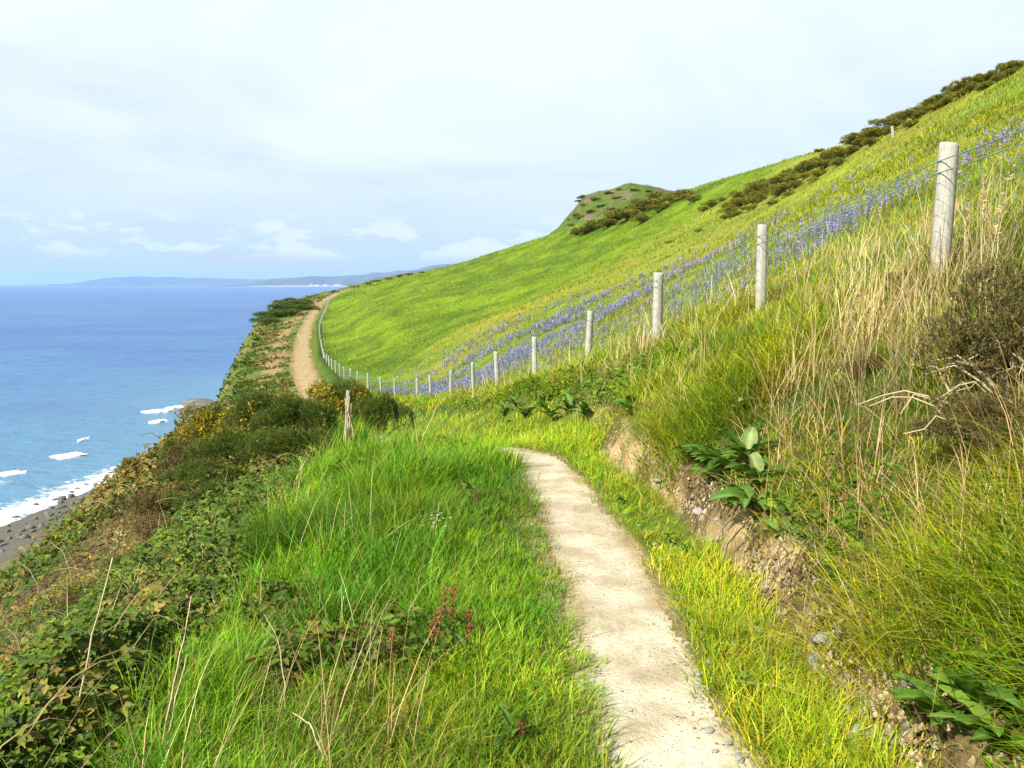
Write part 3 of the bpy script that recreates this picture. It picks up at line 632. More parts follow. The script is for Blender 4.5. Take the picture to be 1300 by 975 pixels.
GREEN = [(0.12, 0.30, 0.016), (0.17, 0.38, 0.018), (0.25, 0.43, 0.03), (0.08, 0.22, 0.02), (0.34, 0.44, 0.05)]
YGREEN = [(0.32, 0.43, 0.02), (0.45, 0.50, 0.03), (0.56, 0.54, 0.05), (0.20, 0.34, 0.02), (0.62, 0.50, 0.09)]
DEEP = [(0.06, 0.19, 0.016), (0.09, 0.25, 0.018), (0.13, 0.30, 0.02)]
LUSHB = [(0.15, 0.32, 0.016), (0.22, 0.40, 0.02), (0.32, 0.47, 0.03), (0.09, 0.23, 0.014)]
def clump(x, y, s=7.0, k=301): return fbm(x * s * 0.13, y * s * 0.13, k, 3)
# verge on the seaward side: long and lush, short beside the path
def verge_w(x, y, u): return ((u > 5.86 + 0.25 * (clump(x, y) - 0.5)) & (u < 7.0 + 0.05)) * np.where(u > 6.93, 0.5, 1.0) * (y < 44)
def verge_L(S, u, r): 
    t = sstep(6.45, 6.93, u); return (0.09 + 0.22 * sstep(0.36, 0.66, clump(S[:, 0], S[:, 1], 9, 303)) * (0.55 + 0.45 * sstep(2.5, 7, r))) * (1 - t) + 0.075 * t
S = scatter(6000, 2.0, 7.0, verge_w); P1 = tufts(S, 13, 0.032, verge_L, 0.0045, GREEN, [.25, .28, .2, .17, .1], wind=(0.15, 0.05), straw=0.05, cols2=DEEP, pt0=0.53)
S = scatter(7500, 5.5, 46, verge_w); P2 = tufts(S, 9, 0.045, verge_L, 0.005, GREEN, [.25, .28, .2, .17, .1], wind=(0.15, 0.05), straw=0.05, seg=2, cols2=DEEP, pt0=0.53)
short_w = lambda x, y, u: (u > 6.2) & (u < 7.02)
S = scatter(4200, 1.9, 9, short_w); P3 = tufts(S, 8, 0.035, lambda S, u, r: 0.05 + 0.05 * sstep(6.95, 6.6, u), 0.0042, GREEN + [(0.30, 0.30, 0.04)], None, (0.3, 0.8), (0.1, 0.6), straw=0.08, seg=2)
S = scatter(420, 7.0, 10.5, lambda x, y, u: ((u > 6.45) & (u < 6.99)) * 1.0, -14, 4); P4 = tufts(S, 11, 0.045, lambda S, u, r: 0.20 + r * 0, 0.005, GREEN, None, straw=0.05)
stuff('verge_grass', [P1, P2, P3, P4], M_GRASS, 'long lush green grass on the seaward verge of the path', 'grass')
# strip between path and bank: short and yellowish
sw = lambda x, y, u: ((u > 7.99) & (u < 9.15 + 0.9 * (clump(x, y, 12, 313) - 0.5))) * np.where(u < 8.12, 0.35, 1.0) * np.where(clump(x, y, 14, 311) > 0.36, 1, 0.25) * (y < 40)
S = scatter(4600, 1.9, 10, sw); P1 = tufts(S, 9, 0.035, lambda S, u, r: 0.05 + 0.07 * clump(S[:, 0], S[:, 1], 14, 311), 0.0042, YGREEN + GREEN[:3], [.24, .12, .06, .16, .05, .13, .12, .12], (0.2, 0.8), (0.1, 0.6), straw=0.10, seg=2)
S = scatter(1500, 8, 40, sw); P2 = tufts(S, 8, 0.08, lambda S, u, r: 0.12 + r * 0, 0.005, GREEN + YGREEN, None, seg=2)
stuff('strip_grass', [P1, P2], M_GRASS, 'short yellowish grass between the path and the earth bank', 'grass')
# bank above the bare earth
bw = lambda x, y, u: ((u > 9.56 + 1.7 * (clump(x, y, 11, 321) - 0.5)) & (u < 11.15)) * (y < 45)
bL = lambda S, u, r: 0.09 + 0.19 * sstep(0.38, 0.68, clump(S[:, 0], S[:, 1], 11, 323))
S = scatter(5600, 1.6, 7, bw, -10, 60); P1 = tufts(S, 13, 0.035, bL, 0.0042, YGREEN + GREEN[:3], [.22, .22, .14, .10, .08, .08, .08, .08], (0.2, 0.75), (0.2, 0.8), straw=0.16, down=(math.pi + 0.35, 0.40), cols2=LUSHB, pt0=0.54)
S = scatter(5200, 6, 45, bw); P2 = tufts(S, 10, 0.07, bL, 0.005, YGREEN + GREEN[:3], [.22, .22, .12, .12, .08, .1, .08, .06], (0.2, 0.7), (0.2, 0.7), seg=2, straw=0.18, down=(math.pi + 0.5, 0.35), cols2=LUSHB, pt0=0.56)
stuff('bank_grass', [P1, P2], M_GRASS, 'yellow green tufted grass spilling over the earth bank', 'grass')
# pale dry stalks near the fence
dw = lambda x, y, u: np.exp(-((u - 10.75) / 0.34) ** 2) * sstep(0.40, 0.58, clump(x, y, 7, 331)) * sstep(13.5, 8, y) + 0.10 * ((u > 10.1) & (u < 11.3)) * (y < 30)
S = scatter(1150, 2.5, 26, dw, -5, 60); P1 = tufts(S, 6, 0.07, lambda S, u, r: 0.26 + 0.28 * clump(S[:, 0], S[:, 1], 9, 333), 0.0030, [(0.62, 0.54, 0.27), (0.52, 0.42, 0.18), (0.70, 0.62, 0.36), (0.45, 0.33, 0.15)], None, (0.03, 0.45), (0.02, 0.35), straw=0, tipmul=1.05)
S = scatter(900, 2.4, 14, lambda x, y, u: bw(x, y, u) * 0.5 * (clump(x, y, 9, 335) > 0.5), -5, 60); P2 = tufts(S, 7, 0.09, lambda S, u, r: 0.22 + r * 0, 0.0032, [(0.55, 0.45, 0.2), (0.42, 0.30, 0.13), (0.60, 0.5, 0.26)], None, (0.3, 0.95), (0.1, 0.6), straw=0)
S = scatter(140, 2.4, 16, lambda x, y, u: ((u > 5.2) & (u < 6.6)) * 1.0); P3 = tufts(S, 5, 0.10, lambda S, u, r: 0.42 + r * 0, 0.0030, [(0.60, 0.52, 0.27), (0.48, 0.38, 0.17)], None, (0.1, 0.6), (0.05, 0.4), straw=0)
stuff('dry_grass', [P1, P2, P3], M_STRAW, 'pale straw coloured dry grass stalks among the green', 'dry grass')
# field beyond the fence
fw = lambda x, y, u: ((u > 10.95) & (u < 16)) * (1 - meadow_mask(x, y, u))
fcol = [(0.27, 0.38, 0.018), (0.35, 0.43, 0.025), (0.42, 0.45, 0.04), (0.18, 0.32, 0.018), (0.40, 0.34, 0.07), (0.16, 0.29, 0.02)]
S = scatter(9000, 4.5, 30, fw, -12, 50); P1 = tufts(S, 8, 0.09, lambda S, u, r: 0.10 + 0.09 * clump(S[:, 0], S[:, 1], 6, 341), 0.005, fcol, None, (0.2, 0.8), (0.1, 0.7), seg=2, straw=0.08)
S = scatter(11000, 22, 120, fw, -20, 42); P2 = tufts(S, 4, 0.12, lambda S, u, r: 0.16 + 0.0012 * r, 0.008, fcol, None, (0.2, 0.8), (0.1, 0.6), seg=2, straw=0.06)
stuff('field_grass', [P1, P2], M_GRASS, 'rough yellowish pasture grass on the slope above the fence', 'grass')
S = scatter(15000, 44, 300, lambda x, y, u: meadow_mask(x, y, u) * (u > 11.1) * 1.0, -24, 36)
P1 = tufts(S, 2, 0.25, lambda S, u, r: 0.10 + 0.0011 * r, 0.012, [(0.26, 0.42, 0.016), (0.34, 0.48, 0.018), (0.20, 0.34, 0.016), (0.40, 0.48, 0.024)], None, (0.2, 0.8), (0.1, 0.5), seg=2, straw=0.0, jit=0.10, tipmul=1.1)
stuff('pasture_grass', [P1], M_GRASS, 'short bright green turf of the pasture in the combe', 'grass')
def leaves(P, D, N_, L, Wd, c, fold=0.25, droop=0.15):
    D = unit(D); S_ = unit(np.cross(N_, D)); N2 = np.cross(D, S_); L = L[:, None]; Wd = Wd[:, None]
    v = [P, P + D * L * 0.33 + S_ * Wd * 0.5 + N2 * Wd * fold, P + D * L * 0.72 + S_ * Wd * 0.36 + N2 * (Wd * fold * 0.7 - L * droop * 0.5), P + D * L - N2 * L * droop,
         P + D * L * 0.72 - S_ * Wd * 0.36 + N2 * (Wd * fold * 0.7 - L * droop * 0.5), P + D * L * 0.33 - S_ * Wd * 0.5 + N2 * Wd * fold]
    V = np.stack(v, 1).reshape(-1, 3); b = (np.arange(len(P)) * 6)[:, None]
    Q = np.concatenate([b + np.array([[0, 3, 2, 1]]), b + np.array([[0, 5, 4, 3]])]); C = np.repeat(c, 6, 0)
    return V, Q, None, C
def canopy(x, y, u):                                 # height of the bramble tangle above the soil
    return (0.16 + 0.55 * fbm(x * 1.1, y * 1.1, 401, 3) ** 1.5) * sstep(6.02, 5.6, u) 
br_w = lambda x, y, u: ((u > 4.0) & (u < 6.02)) * sstep(6.05, 5.8, u) * (y < 30) * np.where(y > 17, 0.5, 1)
S = scatter(31000, 2.2, 30, br_w, -52, 2)
def bramble(S, three=True):
    x, y, z, u = S.T; r = np.hypot(x, y); h = canopy(x, y, u) * (1 - np.abs(rng.normal(0, 0.30, len(S)))).clip(0.05, 1.08); n = len(S)
    brown = fbm(x * 0.8, y * 0.8, 411, 3) + 0.10 * sstep(-2, -6, x) + rng.normal(0, 0.07, n)
    col = pal(n, [(0.10, 0.18, 0.017), (0.15, 0.23, 0.02), (0.06, 0.11, 0.013), (0.24, 0.28, 0.033)], [.35, .3, .2, .15], 0.2)
    bc = pal(n, [(0.34, 0.22, 0.07), (0.24, 0.19, 0.04), (0.42, 0.30, 0.12)], None, 0.2); f = sstep(0.53, 0.68, brown)[:, None]; col = col * (1 - f) + bc * f
    out_ = []
    A = rng.uniform(0, 2 * np.pi, n); tilt = rng.normal(0, 0.45, (n, 2)); N_ = unit(np.stack([tilt[:, 0] - 0.25, tilt[:, 1] - 0.35, np.ones(n)], -1)); P = np.stack([x, y, z + h], -1); L = np.maximum(rng.uniform(0.022, 0.052, n), 0.0036 * r)
    for k in range(3):
        a = A + (k - 1) * 1.25; D = np.stack([np.cos(a), np.sin(a), rng.normal(-0.1, 0.25, n)], -1); D = D - N_ * (D * N_).sum(-1, keepdims=True)
        out_.append(leaves(P, D, N_, L * (1.1 if k == 1 else 0.9), L * 0.68, col * rng.uniform(0.8, 1.2, (n, 1))))
    return out_
stuff('bramble_thicket', bramble(S), M_LEAF, 'dense bramble thicket of green and brown leaves on the seaward slope', 'bramble')
# arching canes and dead twigs in the brambles
def canes(S, lo, hi, cols, rad):
    mb = MB()
    for x, y, z, u in S:
        a = rng.uniform(0, 6.28); L = rng.uniform(lo, hi); h = rng.uniform(0.3, 0.8) * L; t = np.linspace(0, 1, 7); r = math.hypot(x, y)
        bx = x + np.cos(a) * L * t + rng.normal(0, 0.03, 7).cumsum() * 0.5; by = y + np.sin(a) * L * t + rng.normal(0, 0.03, 7).cumsum() * 0.5
        bz = z + canopy(np.array([x]), np.array([y]), np.array([u]))[0] * 0.5 + h * np.sin(t * 2.3) * 0.9
        tube(mb, np.stack([bx, by, bz], -1), np.maximum(np.linspace(rad, rad * 0.35, 7), 0.0004 * r), 3, cols[rng.integers(len(cols))])
    return mb
S = scatter(620, 2.3, 26, lambda x, y, u: ((u > 4.4) & (u < 5.75)) * (y < 26.0), -50, 0)
mb = canes(S, 0.15, 0.6, [(0.36, 0.26, 0.13), (0.26, 0.15, 0.09), (0.48, 0.38, 0.22), (0.22, 0.15, 0.08)], 0.0042)
tag(obj('bramble_canes', mb.mesh('bramble_canes', M_STRAW)), 'tangle of arching brown bramble canes over the leaves', 'bramble', kind='stuff')
# scrub on the sea slope and the headland: coarse leaf clumps
def scrub(S, size, cols, w):
    x, y, z, u = S.T; n = len(S); r = np.hypot(x, y); out_ = []; col = pal(n, cols, w, 0.2)
    br = sstep(0.48, 0.60, fbm(x * 0.35, y * 0.25, 421, 3))[:, None]; col = col * (1 - br) + pal(n, [(0.22, 0.15, 0.05), (0.28, 0.20, 0.08), (0.16, 0.13, 0.04)], None, 0.2) * br
    for k in range(2):
        A = rng.uniform(0, 6.28, n); D = np.stack([np.cos(A), np.sin(A), rng.uniform(0.2, 1.4, n)], -1); N_ = unit(rng.normal(0, 1, (n, 3)) + np.array([0, 0, 0.6])); L = size * (1 + 0.012 * r) * rng.uniform(0.5, 1.3, n) * (0.4 + 1.2 * fbm(x * 0.4, y * 0.3, 423, 3))
        out_.append(leaves(np.stack([x, y, z], -1), D, N_, L, L * 0.45, col * rng.uniform(0.75, 1.25, (n, 1))))
    return out_
S = scatter(12000, 14, 190, lambda x, y, u: ((u > 2.6) & (u < 5.6)) * (y > 14) * (0.35 + 0.65 * (fbm(x * 0.35, y * 0.25, 425, 3) > 0.45)), -50, -8)
S2 = scatter(3000, 40, 220, lambda x, y, u: ((u > 5.3) & (u < 6.9)) * (fbm(x * 0.6, y * 0.4, 427, 3) > 0.5), -30, -8)
stuff('slope_scrub', scrub(S, 0.20, [(0.09, 0.15, 0.02), (0.13, 0.20, 0.025), (0.06, 0.11, 0.018)], None) + scrub(S2, 0.13, [(0.11, 0.20, 0.02), (0.16, 0.24, 0.03)], None), M_LEAF, 'low green and brown scrub on the sea slope and headland', 'scrub')
# small leafy herbs at the inner end of the bank
hw = lambda x, y, u: np.exp(-((u - 9.75) / 0.38) ** 2) * sstep(8.6, 9.6, y) * sstep(19, 13, y) * (0.25 + 0.75 * (clump(x, y, 9, 433) > 0.46))
S = scatter(420, 8, 20, hw, -14, 14)
def herbs(S, hgt, lsize, cols):
    x, y, z, u = S.T; n = len(S); out_ = []; col = pal(n, cols, None, 0.2)
    for k in range(4):
        A = rng.uniform(0, 6.28, n); N_ = unit(rng.normal(0, 0.5, (n, 3)) + np.array([-0.3, -0.4, 0.9])); D = np.stack([np.cos(A), np.sin(A), A * 0 - 0.2], -1); L = lsize * rng.uniform(0.6, 1.3, n)
        out_.append(leaves(np.stack([x, y, z + hgt * rng.random(n)], -1), D, N_, L, L * 0.5, col * rng.uniform(0.8, 1.2, (n, 1))))
    return out_
H = herbs(S, 0.15, 0.07, [(0.11, 0.21, 0.014), (0.17, 0.28, 0.02), (0.24, 0.32, 0.02)])
S = scatter(700, 2.0, 7, lambda x, y, u: np.exp(-((u - 9.95) / 0.22) ** 2) * (clump(x, y, 10, 431) > 0.5), 5, 55); H += herbs(S, 0.10, 0.04, [(0.09, 0.20, 0.016), (0.12, 0.24, 0.02)])
stuff('bank_herbs', H, M_LEAF, 'small leafy green herbs growing along the bank', 'herbs')
# dark leafy herbs and brown thatch in the seaward verge
S = scatter(450, 2.2, 14, lambda x, y, u: ((u > 6.0) & (u < 6.75)) * (fbm(x * 1.4, y * 1.4, 461, 3) > 0.63), -40, 6); VH = herbs(S, 0.16, 0.055, [(0.07, 0.13, 0.015), (0.12, 0.20, 0.02), (0.20, 0.16, 0.05)])
stuff('verge_herbs', VH, M_LEAF, 'patches of dark leafy herbs in the verge grass', 'herbs')
S = scatter(800, 2.0, 12, lambda x, y, u: ((u > 9.55) & (u < 11)) * (fbm(x * 1.6, y * 1.6, 463, 3) > 0.5), 0, 58); Pt = tufts(S, 9, 0.05, lambda S, u, r: 0.13 + r * 0, 0.004, [(0.20, 0.12, 0.05), (0.12, 0.08, 0.04), (0.30, 0.20, 0.09)], None, (0.4, 0.95), (0.3, 0.9), straw=0.1, down=(math.pi + 0.3, 0.7))
S = scatter(420, 2.0, 12, lambda x, y, u: ((u > 5.9) & (u < 6.8)) * (fbm(x * 1.6, y * 1.6, 465, 3) > 0.56), -40, 8); Pu = tufts(S, 8, 0.05, lambda S, u, r: 0.14 + r * 0, 0.004, [(0.26, 0.19, 0.08), (0.16, 0.11, 0.05), (0.36, 0.28, 0.12)], None, (0.4, 0.95), (0.2, 0.7), straw=0.1)
stuff('dead_thatch', [Pt, Pu], M_STRAW, 'brown dead grass thatch between the green tufts', 'dry grass')
# bluebells
line = [hit(px, py) for px, py in ((520, 487), (570, 474), (640, 452), (700, 428), (770, 402), (850, 372), (940, 342), (1040, 305), (1130, 268), (1220, 236), (1300, 205))]
line = np.array(line)
def bluebells(n):
    k = rng.choice(len(line) - 1, n, p=np.array([.10, .17, .20, .18, .13, .08, .06, .04, .02, .02]) / 1.0); f = rng.random(n); c = line[k] * (1 - f)[:, None] + line[k + 1] * f[:, None]
    far = np.clip((c[:, 1] - 8) / 22, 0, 1); x = c[:, 0] + rng.normal(0, 1, n) * (0.9 + 3.2 * far); y = c[:, 1] + rng.normal(0, 1, n) * (1.0 + 2.0 * far)
    z, u = ground(x, y, True); ok = (fbm(x * 0.55, y * 0.55, 441, 3) + rng.normal(0, 0.05, n) > 0.50) & (u > 10.95); x, y, z = x[ok], y[ok], z[ok]; return x, y, z
x, y, z = bluebells(14500); n = len(x); r = np.hypot(x, y); hh = rng.uniform(0.20, 0.34, n); A = rng.uniform(0, 6.28, n)
pcs = [blades(np.stack([x, y, z], -1), A, hh, np.maximum(0.004, 0.0006 * r), hh * 0 + 0.15, hh * 0 + 0.15, np.tile([[0.08, 0.16, 0.03]], (n, 1)), np.tile([[0.14, 0.12, 0.20]], (n, 1)), 2)]
bc = pal(n, [(0.30, 0.27, 0.72), (0.38, 0.35, 0.80), (0.24, 0.22, 0.64), (0.48, 0.44, 0.84)], None, 0.12)
for k in range(4):
    a = A + rng.normal(0, 0.9, n); D = np.stack([np.cos(a), np.sin(a), -0.7 + 0 * a], -1); L = np.maximum(0.026, 0.0014 * r) * rng.uniform(0.8, 1.3, n)
    q = np.stack([x + np.cos(A) * hh * 0.3, y + np.sin(A) * hh * 0.3, z + hh * (0.95 - 0.12 * k)], -1); pcs.append(leaves(q, D, unit(rng.normal(0, 1, (n, 3))), L, L * 0.75, bc * rng.uniform(0.85, 1.15, (n, 1)), 0.1, 0.0))
stuff('bluebells', pcs, M_PETAL, 'drift of violet blue bluebells along the slope behind the fence', 'bluebells')
# ---------------------------------------------------------------- bushes
def empty(name, loc, rz=0.0, sc=1.0):
    e = bpy.data.objects.new(name, None); COL.objects.link(e); e.location = loc; e.rotation_euler = (0, 0, rz); e.scale = (sc,) * 3 if isinstance(sc, (int, float)) else sc; return e
def gorse_parts(seed, n, ss, cols, w, flow, nb=10, flat=1.0, stemc=(0.14, 0.10, 0.06)):
    """unit bush: about 1 m half-width, height about 1.3; returns foliage, stems, blossom meshes"""
    g = np.random.default_rng(seed); C = g.normal(0, 0.42, (nb, 3)); C[:, :2] = np.clip(C[:, :2], -0.68, 0.68); C[:, 2] = g.uniform(0.30, 0.95, nb) * flat * (1.05 - 0.55 * np.hypot(C[:, 0], C[:, 1])); rad = g.uniform(0.22, 0.42, nb)
    k = g.integers(0, nb, n); d = unit(g.normal(0, 1, (n, 3))); d[:, 2] = np.where(d[:, 2] < -0.35, -d[:, 2], d[:, 2]); P = C[k] + d * (rad[k] * g.uniform(0.35, 1.0, n) ** 0.5 * (0.8 + 0.45 * vnoise(d[:, 0] * 3 + k, d[:, 1] * 3, seed)))[:, None]
    P[:, 2] = np.maximum(P[:, 2], 0.03); ax = unit(d * 0.8 + np.array([0, 0, 0.75]) + g.normal(0, 0.35, (n, 3))); cols = np.array(cols); cc = cols[g.choice(len(cols), n, p=w)] * g.uniform(0.7, 1.3, (n, 1))
    V, T, CC = [], [], []
    for j in range(5):                                    # spiny shoot: a leader and four side spines
        t = 0.0 if j == 0 else 0.15 + 0.17 * j; dirv = ax if j == 0 else unit(ax * 0.8 + unit(g.normal(0, 1, (n, 3))) * 0.75); L = ss * (1.0 if j == 0 else 0.55) * g.uniform(0.7, 1.3, (n, 1)); sd = unit(np.cross(dirv, g.normal(0, 1, (n, 3)))); b = P + ax * ss * t; w_ = ss * (0.085 if j == 0 else 0.075)
        V.append(np.stack([b - sd * w_, b + sd * w_, b + dirv * L], 1)); CC.append(np.repeat(cc[:, None] * (1.0 if j else 0.9), 3, 1))
    V = np.concatenate(V).reshape(-1, 3); CC = np.concatenate(CC).reshape(-1, 3); fol = mesh_np('foliage', V, None, np.arange(len(V)).reshape(-1, 3), CC, M_GORSE)
    mb = MB()
    for c in C:
        a = g.normal(0, 0.10, 3); a[2] = -0.12; t = np.linspace(0, 1, 5)[:, None]; tube(mb, a * (1 - t) + c * t + np.array([0, 0, 0.10]) * np.sin(t * 3.1) + g.normal(0, 0.02, (5, 3)), np.linspace(0.035, 0.012, 5), 5, stemc)
    st = mb.mesh('stem', M_STRAW); bl = None
    if flow:
        m = int(n * flow); q = g.permutation(n)[:m]; up = (P[q][:, 2] > 0.35) & (vnoise(P[q][:, 0] * 3 + 9, P[q][:, 1] * 3, seed + 5) > 0.4); q = q[up]; pp = P[q] + ax[q] * ss * 0.7; m = len(q)
        yc = np.array([(0.80, 0.52, 0.015), (0.88, 0.62, 0.03), (0.70, 0.42, 0.01)])[g.integers(0, 3, m)]; pcs = []
        for j in range(2): pcs.append(leaves(pp + g.normal(0, ss * 0.15, (m, 3)), g.normal(0, 1, (m, 3)), unit(g.normal(0, 1, (m, 3))), np.full(m, ss * 0.62), np.full(m, ss * 0.5), yc))
        V = np.concatenate([p[0] for p in pcs]); Q_ = np.concatenate([p[1] + i_ * len(pcs[0][0]) for i_, p in enumerate(pcs)]); bl = mesh_np('blossom', V, Q_, None, np.concatenate([p[3] for p in pcs]), M_PETAL)
    return fol, st, bl
DG = [(0.09, 0.16, 0.02), (0.13, 0.21, 0.022), (0.20, 0.24, 0.04), (0.24, 0.19, 0.06)]
OL = [(0.24, 0.27, 0.03), (0.32, 0.30, 0.04), (0.34, 0.27, 0.07), (0.16, 0.24, 0.025)]
BR = [(0.22, 0.14, 0.07), (0.28, 0.19, 0.09), (0.16, 0.11, 0.05), (0.13, 0.15, 0.03)]
K_NEAR = [gorse_parts(1, 8000, 0.062, DG, [.35, .35, .18, .12], 0.30), gorse_parts(2, 8000, 0.062, DG, [.45, .3, .15, .1], 0.03), gorse_parts(3, 4200, 0.085, BR, [.35, .25, .25, .15], 0)]
K_DEAD = gorse_parts(21, 6500, 0.075, [(0.20, 0.14, 0.06), (0.13, 0.13, 0.035), (0.27, 0.19, 0.08), (0.10, 0.08, 0.04)], [.3, .3, .2, .2], 0, 20, 1.0, (0.30, 0.25, 0.18))
K_BROW = gorse_parts(14, 1800, 0.17, [(0.10, 0.17, 0.02), (0.14, 0.22, 0.025), (0.20, 0.22, 0.04)], [.5, .35, .15], 0)
K_FAR = [gorse_parts(11, 1500, 0.19, OL, [.3, .3, .2, .2], 0.05), gorse_parts(12, 1500, 0.19, OL, [.25, .2, .2, .35], 0.02), gorse_parts(13, 1500, 0.19, OL, [.2, .3, .35, .15], 0.02)]
def bush(kit, loc, sc, rz, label, group=None, name='gorse_bush'):
    e = empty(name, loc, rz, sc); obj('foliage', kit[0], e); obj('stem', kit[1], e)
    if kit[2]: obj('blossom', kit[2], e)
    return tag(e, label, 'bush', group)
def at(Y, px):
    x = (px - 650) / FPX * Y * 1.005; return np.array([x, Y, gz(x, Y) - 0.04])
bush(K_NEAR[0], at(13.0, 345), (1.0, 0.8, 0.95), 0.3, 'dark gorse bush thick with yellow blossom above the bramble slope', 'gorse bushes above the sea')
bush(K_NEAR[1], at(11.6, 388), (0.72, 0.6, 0.80), 1.3, 'very dark green gorse bush with a shadowy hollow beside the long grass', 'gorse bushes above the sea')
bush(K_NEAR[0], at(15.0, 412), (0.85, 0.7, 0.98), 2.6, 'yellow flowered gorse bush directly below the far footpath', 'gorse bushes above the sea')
bush(K_NEAR[1], at(13.2, 470), (0.62, 0.5, 0.92), 4.0, 'upright dark green gorse bush behind the bundle of dry stems', 'gorse bushes above the sea')
bush(K_NEAR[0], at(16.0, 450), (0.8, 0.6, 1.05), 5.0, 'orange yellow gorse patch in the gap before the fence posts', 'gorse bushes above the sea')
bush(K_NEAR[1], at(10.6, 312), (0.75, 0.6, 0.68), 0.9, 'rounded dark green gorse bush rising from the brambles', 'gorse bushes above the sea')
bush(K_NEAR[0], at(16.5, 250), (0.85, 0.7, 1.0), 3.3, 'yellow tipped gorse bush at the seaward brow of the slope', 'gorse bushes above the sea')
bush(K_NEAR[1], at(15.5, 225), (0.5, 0.5, 0.75), 2.2, 'small dark gorse bush standing against the sea at the brow', 'gorse bushes above the sea')
bush(K_NEAR[2], at(13.4, 248), (0.9, 0.8, 0.75), 1.1, 'dead brown gorse sprawling below the yellow tipped bush', 'dead gorse on the slope')
bush(K_NEAR[2], at(11.6, 225), (0.8, 0.7, 0.55), 4.1, 'low dead brown gorse above the bramble leaves', 'dead gorse on the slope')
for k, (px, py, s, lab) in enumerate([(145, 600, 0.62, 'round olive bush jutting from the slope against the surf'), (118, 622, 0.5, 'olive scrub bush stepping down the sea slope'), (101, 632, 0.45, 'small bush on the slope edge over the boulders'), (88, 648, 0.55, 'green bush lowest on the slope over the beach'), (128, 612, 0.5, 'brownish bush between the round olive bush and the lower scrub'), (165, 596, 0.55, 'dull bush beside the round olive bush on its uphill side')]):
    p = hit(px, py + 12)
    if p is not None and p[2] > SEA + 3: s = s * p[1] / 22.0; bush(K_FAR[k % 3], p - np.array([0, 0, 0.05]), (s, s, s * 0.95), k * 1.3, lab, 'bushes down the sea slope')
for k, (Y, px, s, h, kit, lab) in enumerate([(11.0, 265, 0.7, 0.55, 1, 'dark gorse mound between the rounded bush and the dead brown gorse'), (9.6, 205, 0.65, 0.42, 2, 'rusty topped dead gorse mound over the bramble leaves'), (10.0, 345, 0.6, 0.55, 1, 'dark gorse mound at the edge of the long grass'), (9.0, 150, 0.6, 0.38, 1, 'low dark gorse mound on the brown part of the slope'), (8.6, 95, 0.6, 0.36, 2, 'rusty dead gorse spreading near the brow over the beach'), (12.6, 180, 0.7, 0.55, 1, 'dark green gorse mound at the brow beside the surf'), (14.5, 300, 0.7, 0.75, 1, 'dark green gorse filling the gap behind the yellow bushes'), (9.2, 285, 0.5, 0.42, 1, 'small dark gorse mound sunk in the brambles')]):
    bush(K_NEAR[kit], at(Y, px), (s, s * 0.9, h), k * 1.9 + 0.4, lab, 'gorse mounds in the brambles')
# dead gorse beside the path bank
p = hit(1300, 510); bush(K_DEAD, p - np.array([-0.06, 0, 0.05]), (0.50, 0.5, 0.60), 0.6, 'large dead brown gorse bush on the bank beside the tallest post', None, 'dead_gorse_bush')
p = hit(1268, 560); bush(K_DEAD, p - np.array([0, 0, 0.03]), (0.32, 0.32, 0.22), 2.0, 'low sprawling dead gorse at the foot of the large brown bush', None, 'dead_gorse_bush')
p = hit(1150, 362); bush(K_NEAR[2], p - np.array([0, 0, 0.03]), (0.16, 0.16, 0.13), 2.9, 'small dark dead tuft just behind the straw at the tallest post', None, 'dead_gorse_bush')
p = hit(1098, 470); bush(K_NEAR[2], p - np.array([0, 0, 0.03]), (0.20, 0.20, 0.12), 4.4, 'small brown dead gorse half buried in straw on the bank', None, 'dead_gorse_bush')
# gorse on the hill
HILL = [(1296, 86, 20), (1280, 92, 22), (1262, 100, 20), (1246, 106, 22), (1228, 114, 24), (1212, 120, 22), (1196, 132, 24), (1180, 138, 24), (1164, 150, 26), (1150, 152, 20), (1134, 162, 26), (1118, 172, 22), (1104, 178, 26), (1092, 184, 20), (1076, 198, 22), (1060, 204, 26), (1046, 214, 22), (1030, 216, 24), (1016, 224, 28), (1000, 234, 26), (984, 236, 24), (968, 246, 26), (952, 252, 24), (940, 264, 22), (930, 270, 16), (1008, 240, 20), (990, 248, 18), (1040, 224, 18), (962, 258, 20),
        (866, 252, 22), (854, 258, 24), (840, 258, 24), (826, 266, 26), (812, 270, 24), (800, 278, 26), (786, 280, 22), (772, 288, 20), (756, 292, 20), (744, 296, 16), (734, 298, 12), (838, 268, 18), (818, 282, 18),
        (1040, 191, 9), (888, 294, 10), (850, 309, 9), (905, 262, 14), (882, 256, 14), (893, 268, 12), (915, 256, 12)]
HILL = [b for i_, q in enumerate(HILL[:29]) for b in (q, (q[0] - 8, q[1] + 7 + i_ % 3 * 2, q[2] * 0.72))] + HILL[29:]
HL = ['gorse bush in the long belt climbing the hill to the skyline', 'gorse bush in the clump below the rocky knoll', 'small isolated gorse bush out on the open slope']
for k, (px, py, s) in enumerate(HILL):
    for dy in range(0, 40, 2):
        p = hit(px, py + dy)
        if p is not None: break
    if p is None: continue
    sc = s * 0.70 * p[1] / FPX; g = 0 if k < 58 else (1 if k < 71 else 2)
    bush(K_FAR[(k * 2 + k // 3) % 3], p - np.array([0, 0, 0.1]), (sc * 1.45, sc * 1.1, sc * 0.72), k * 1.7, HL[g], ('gorse belt on the hill', 'gorse clump below the knoll', 'scattered gorse on the slope')[g])
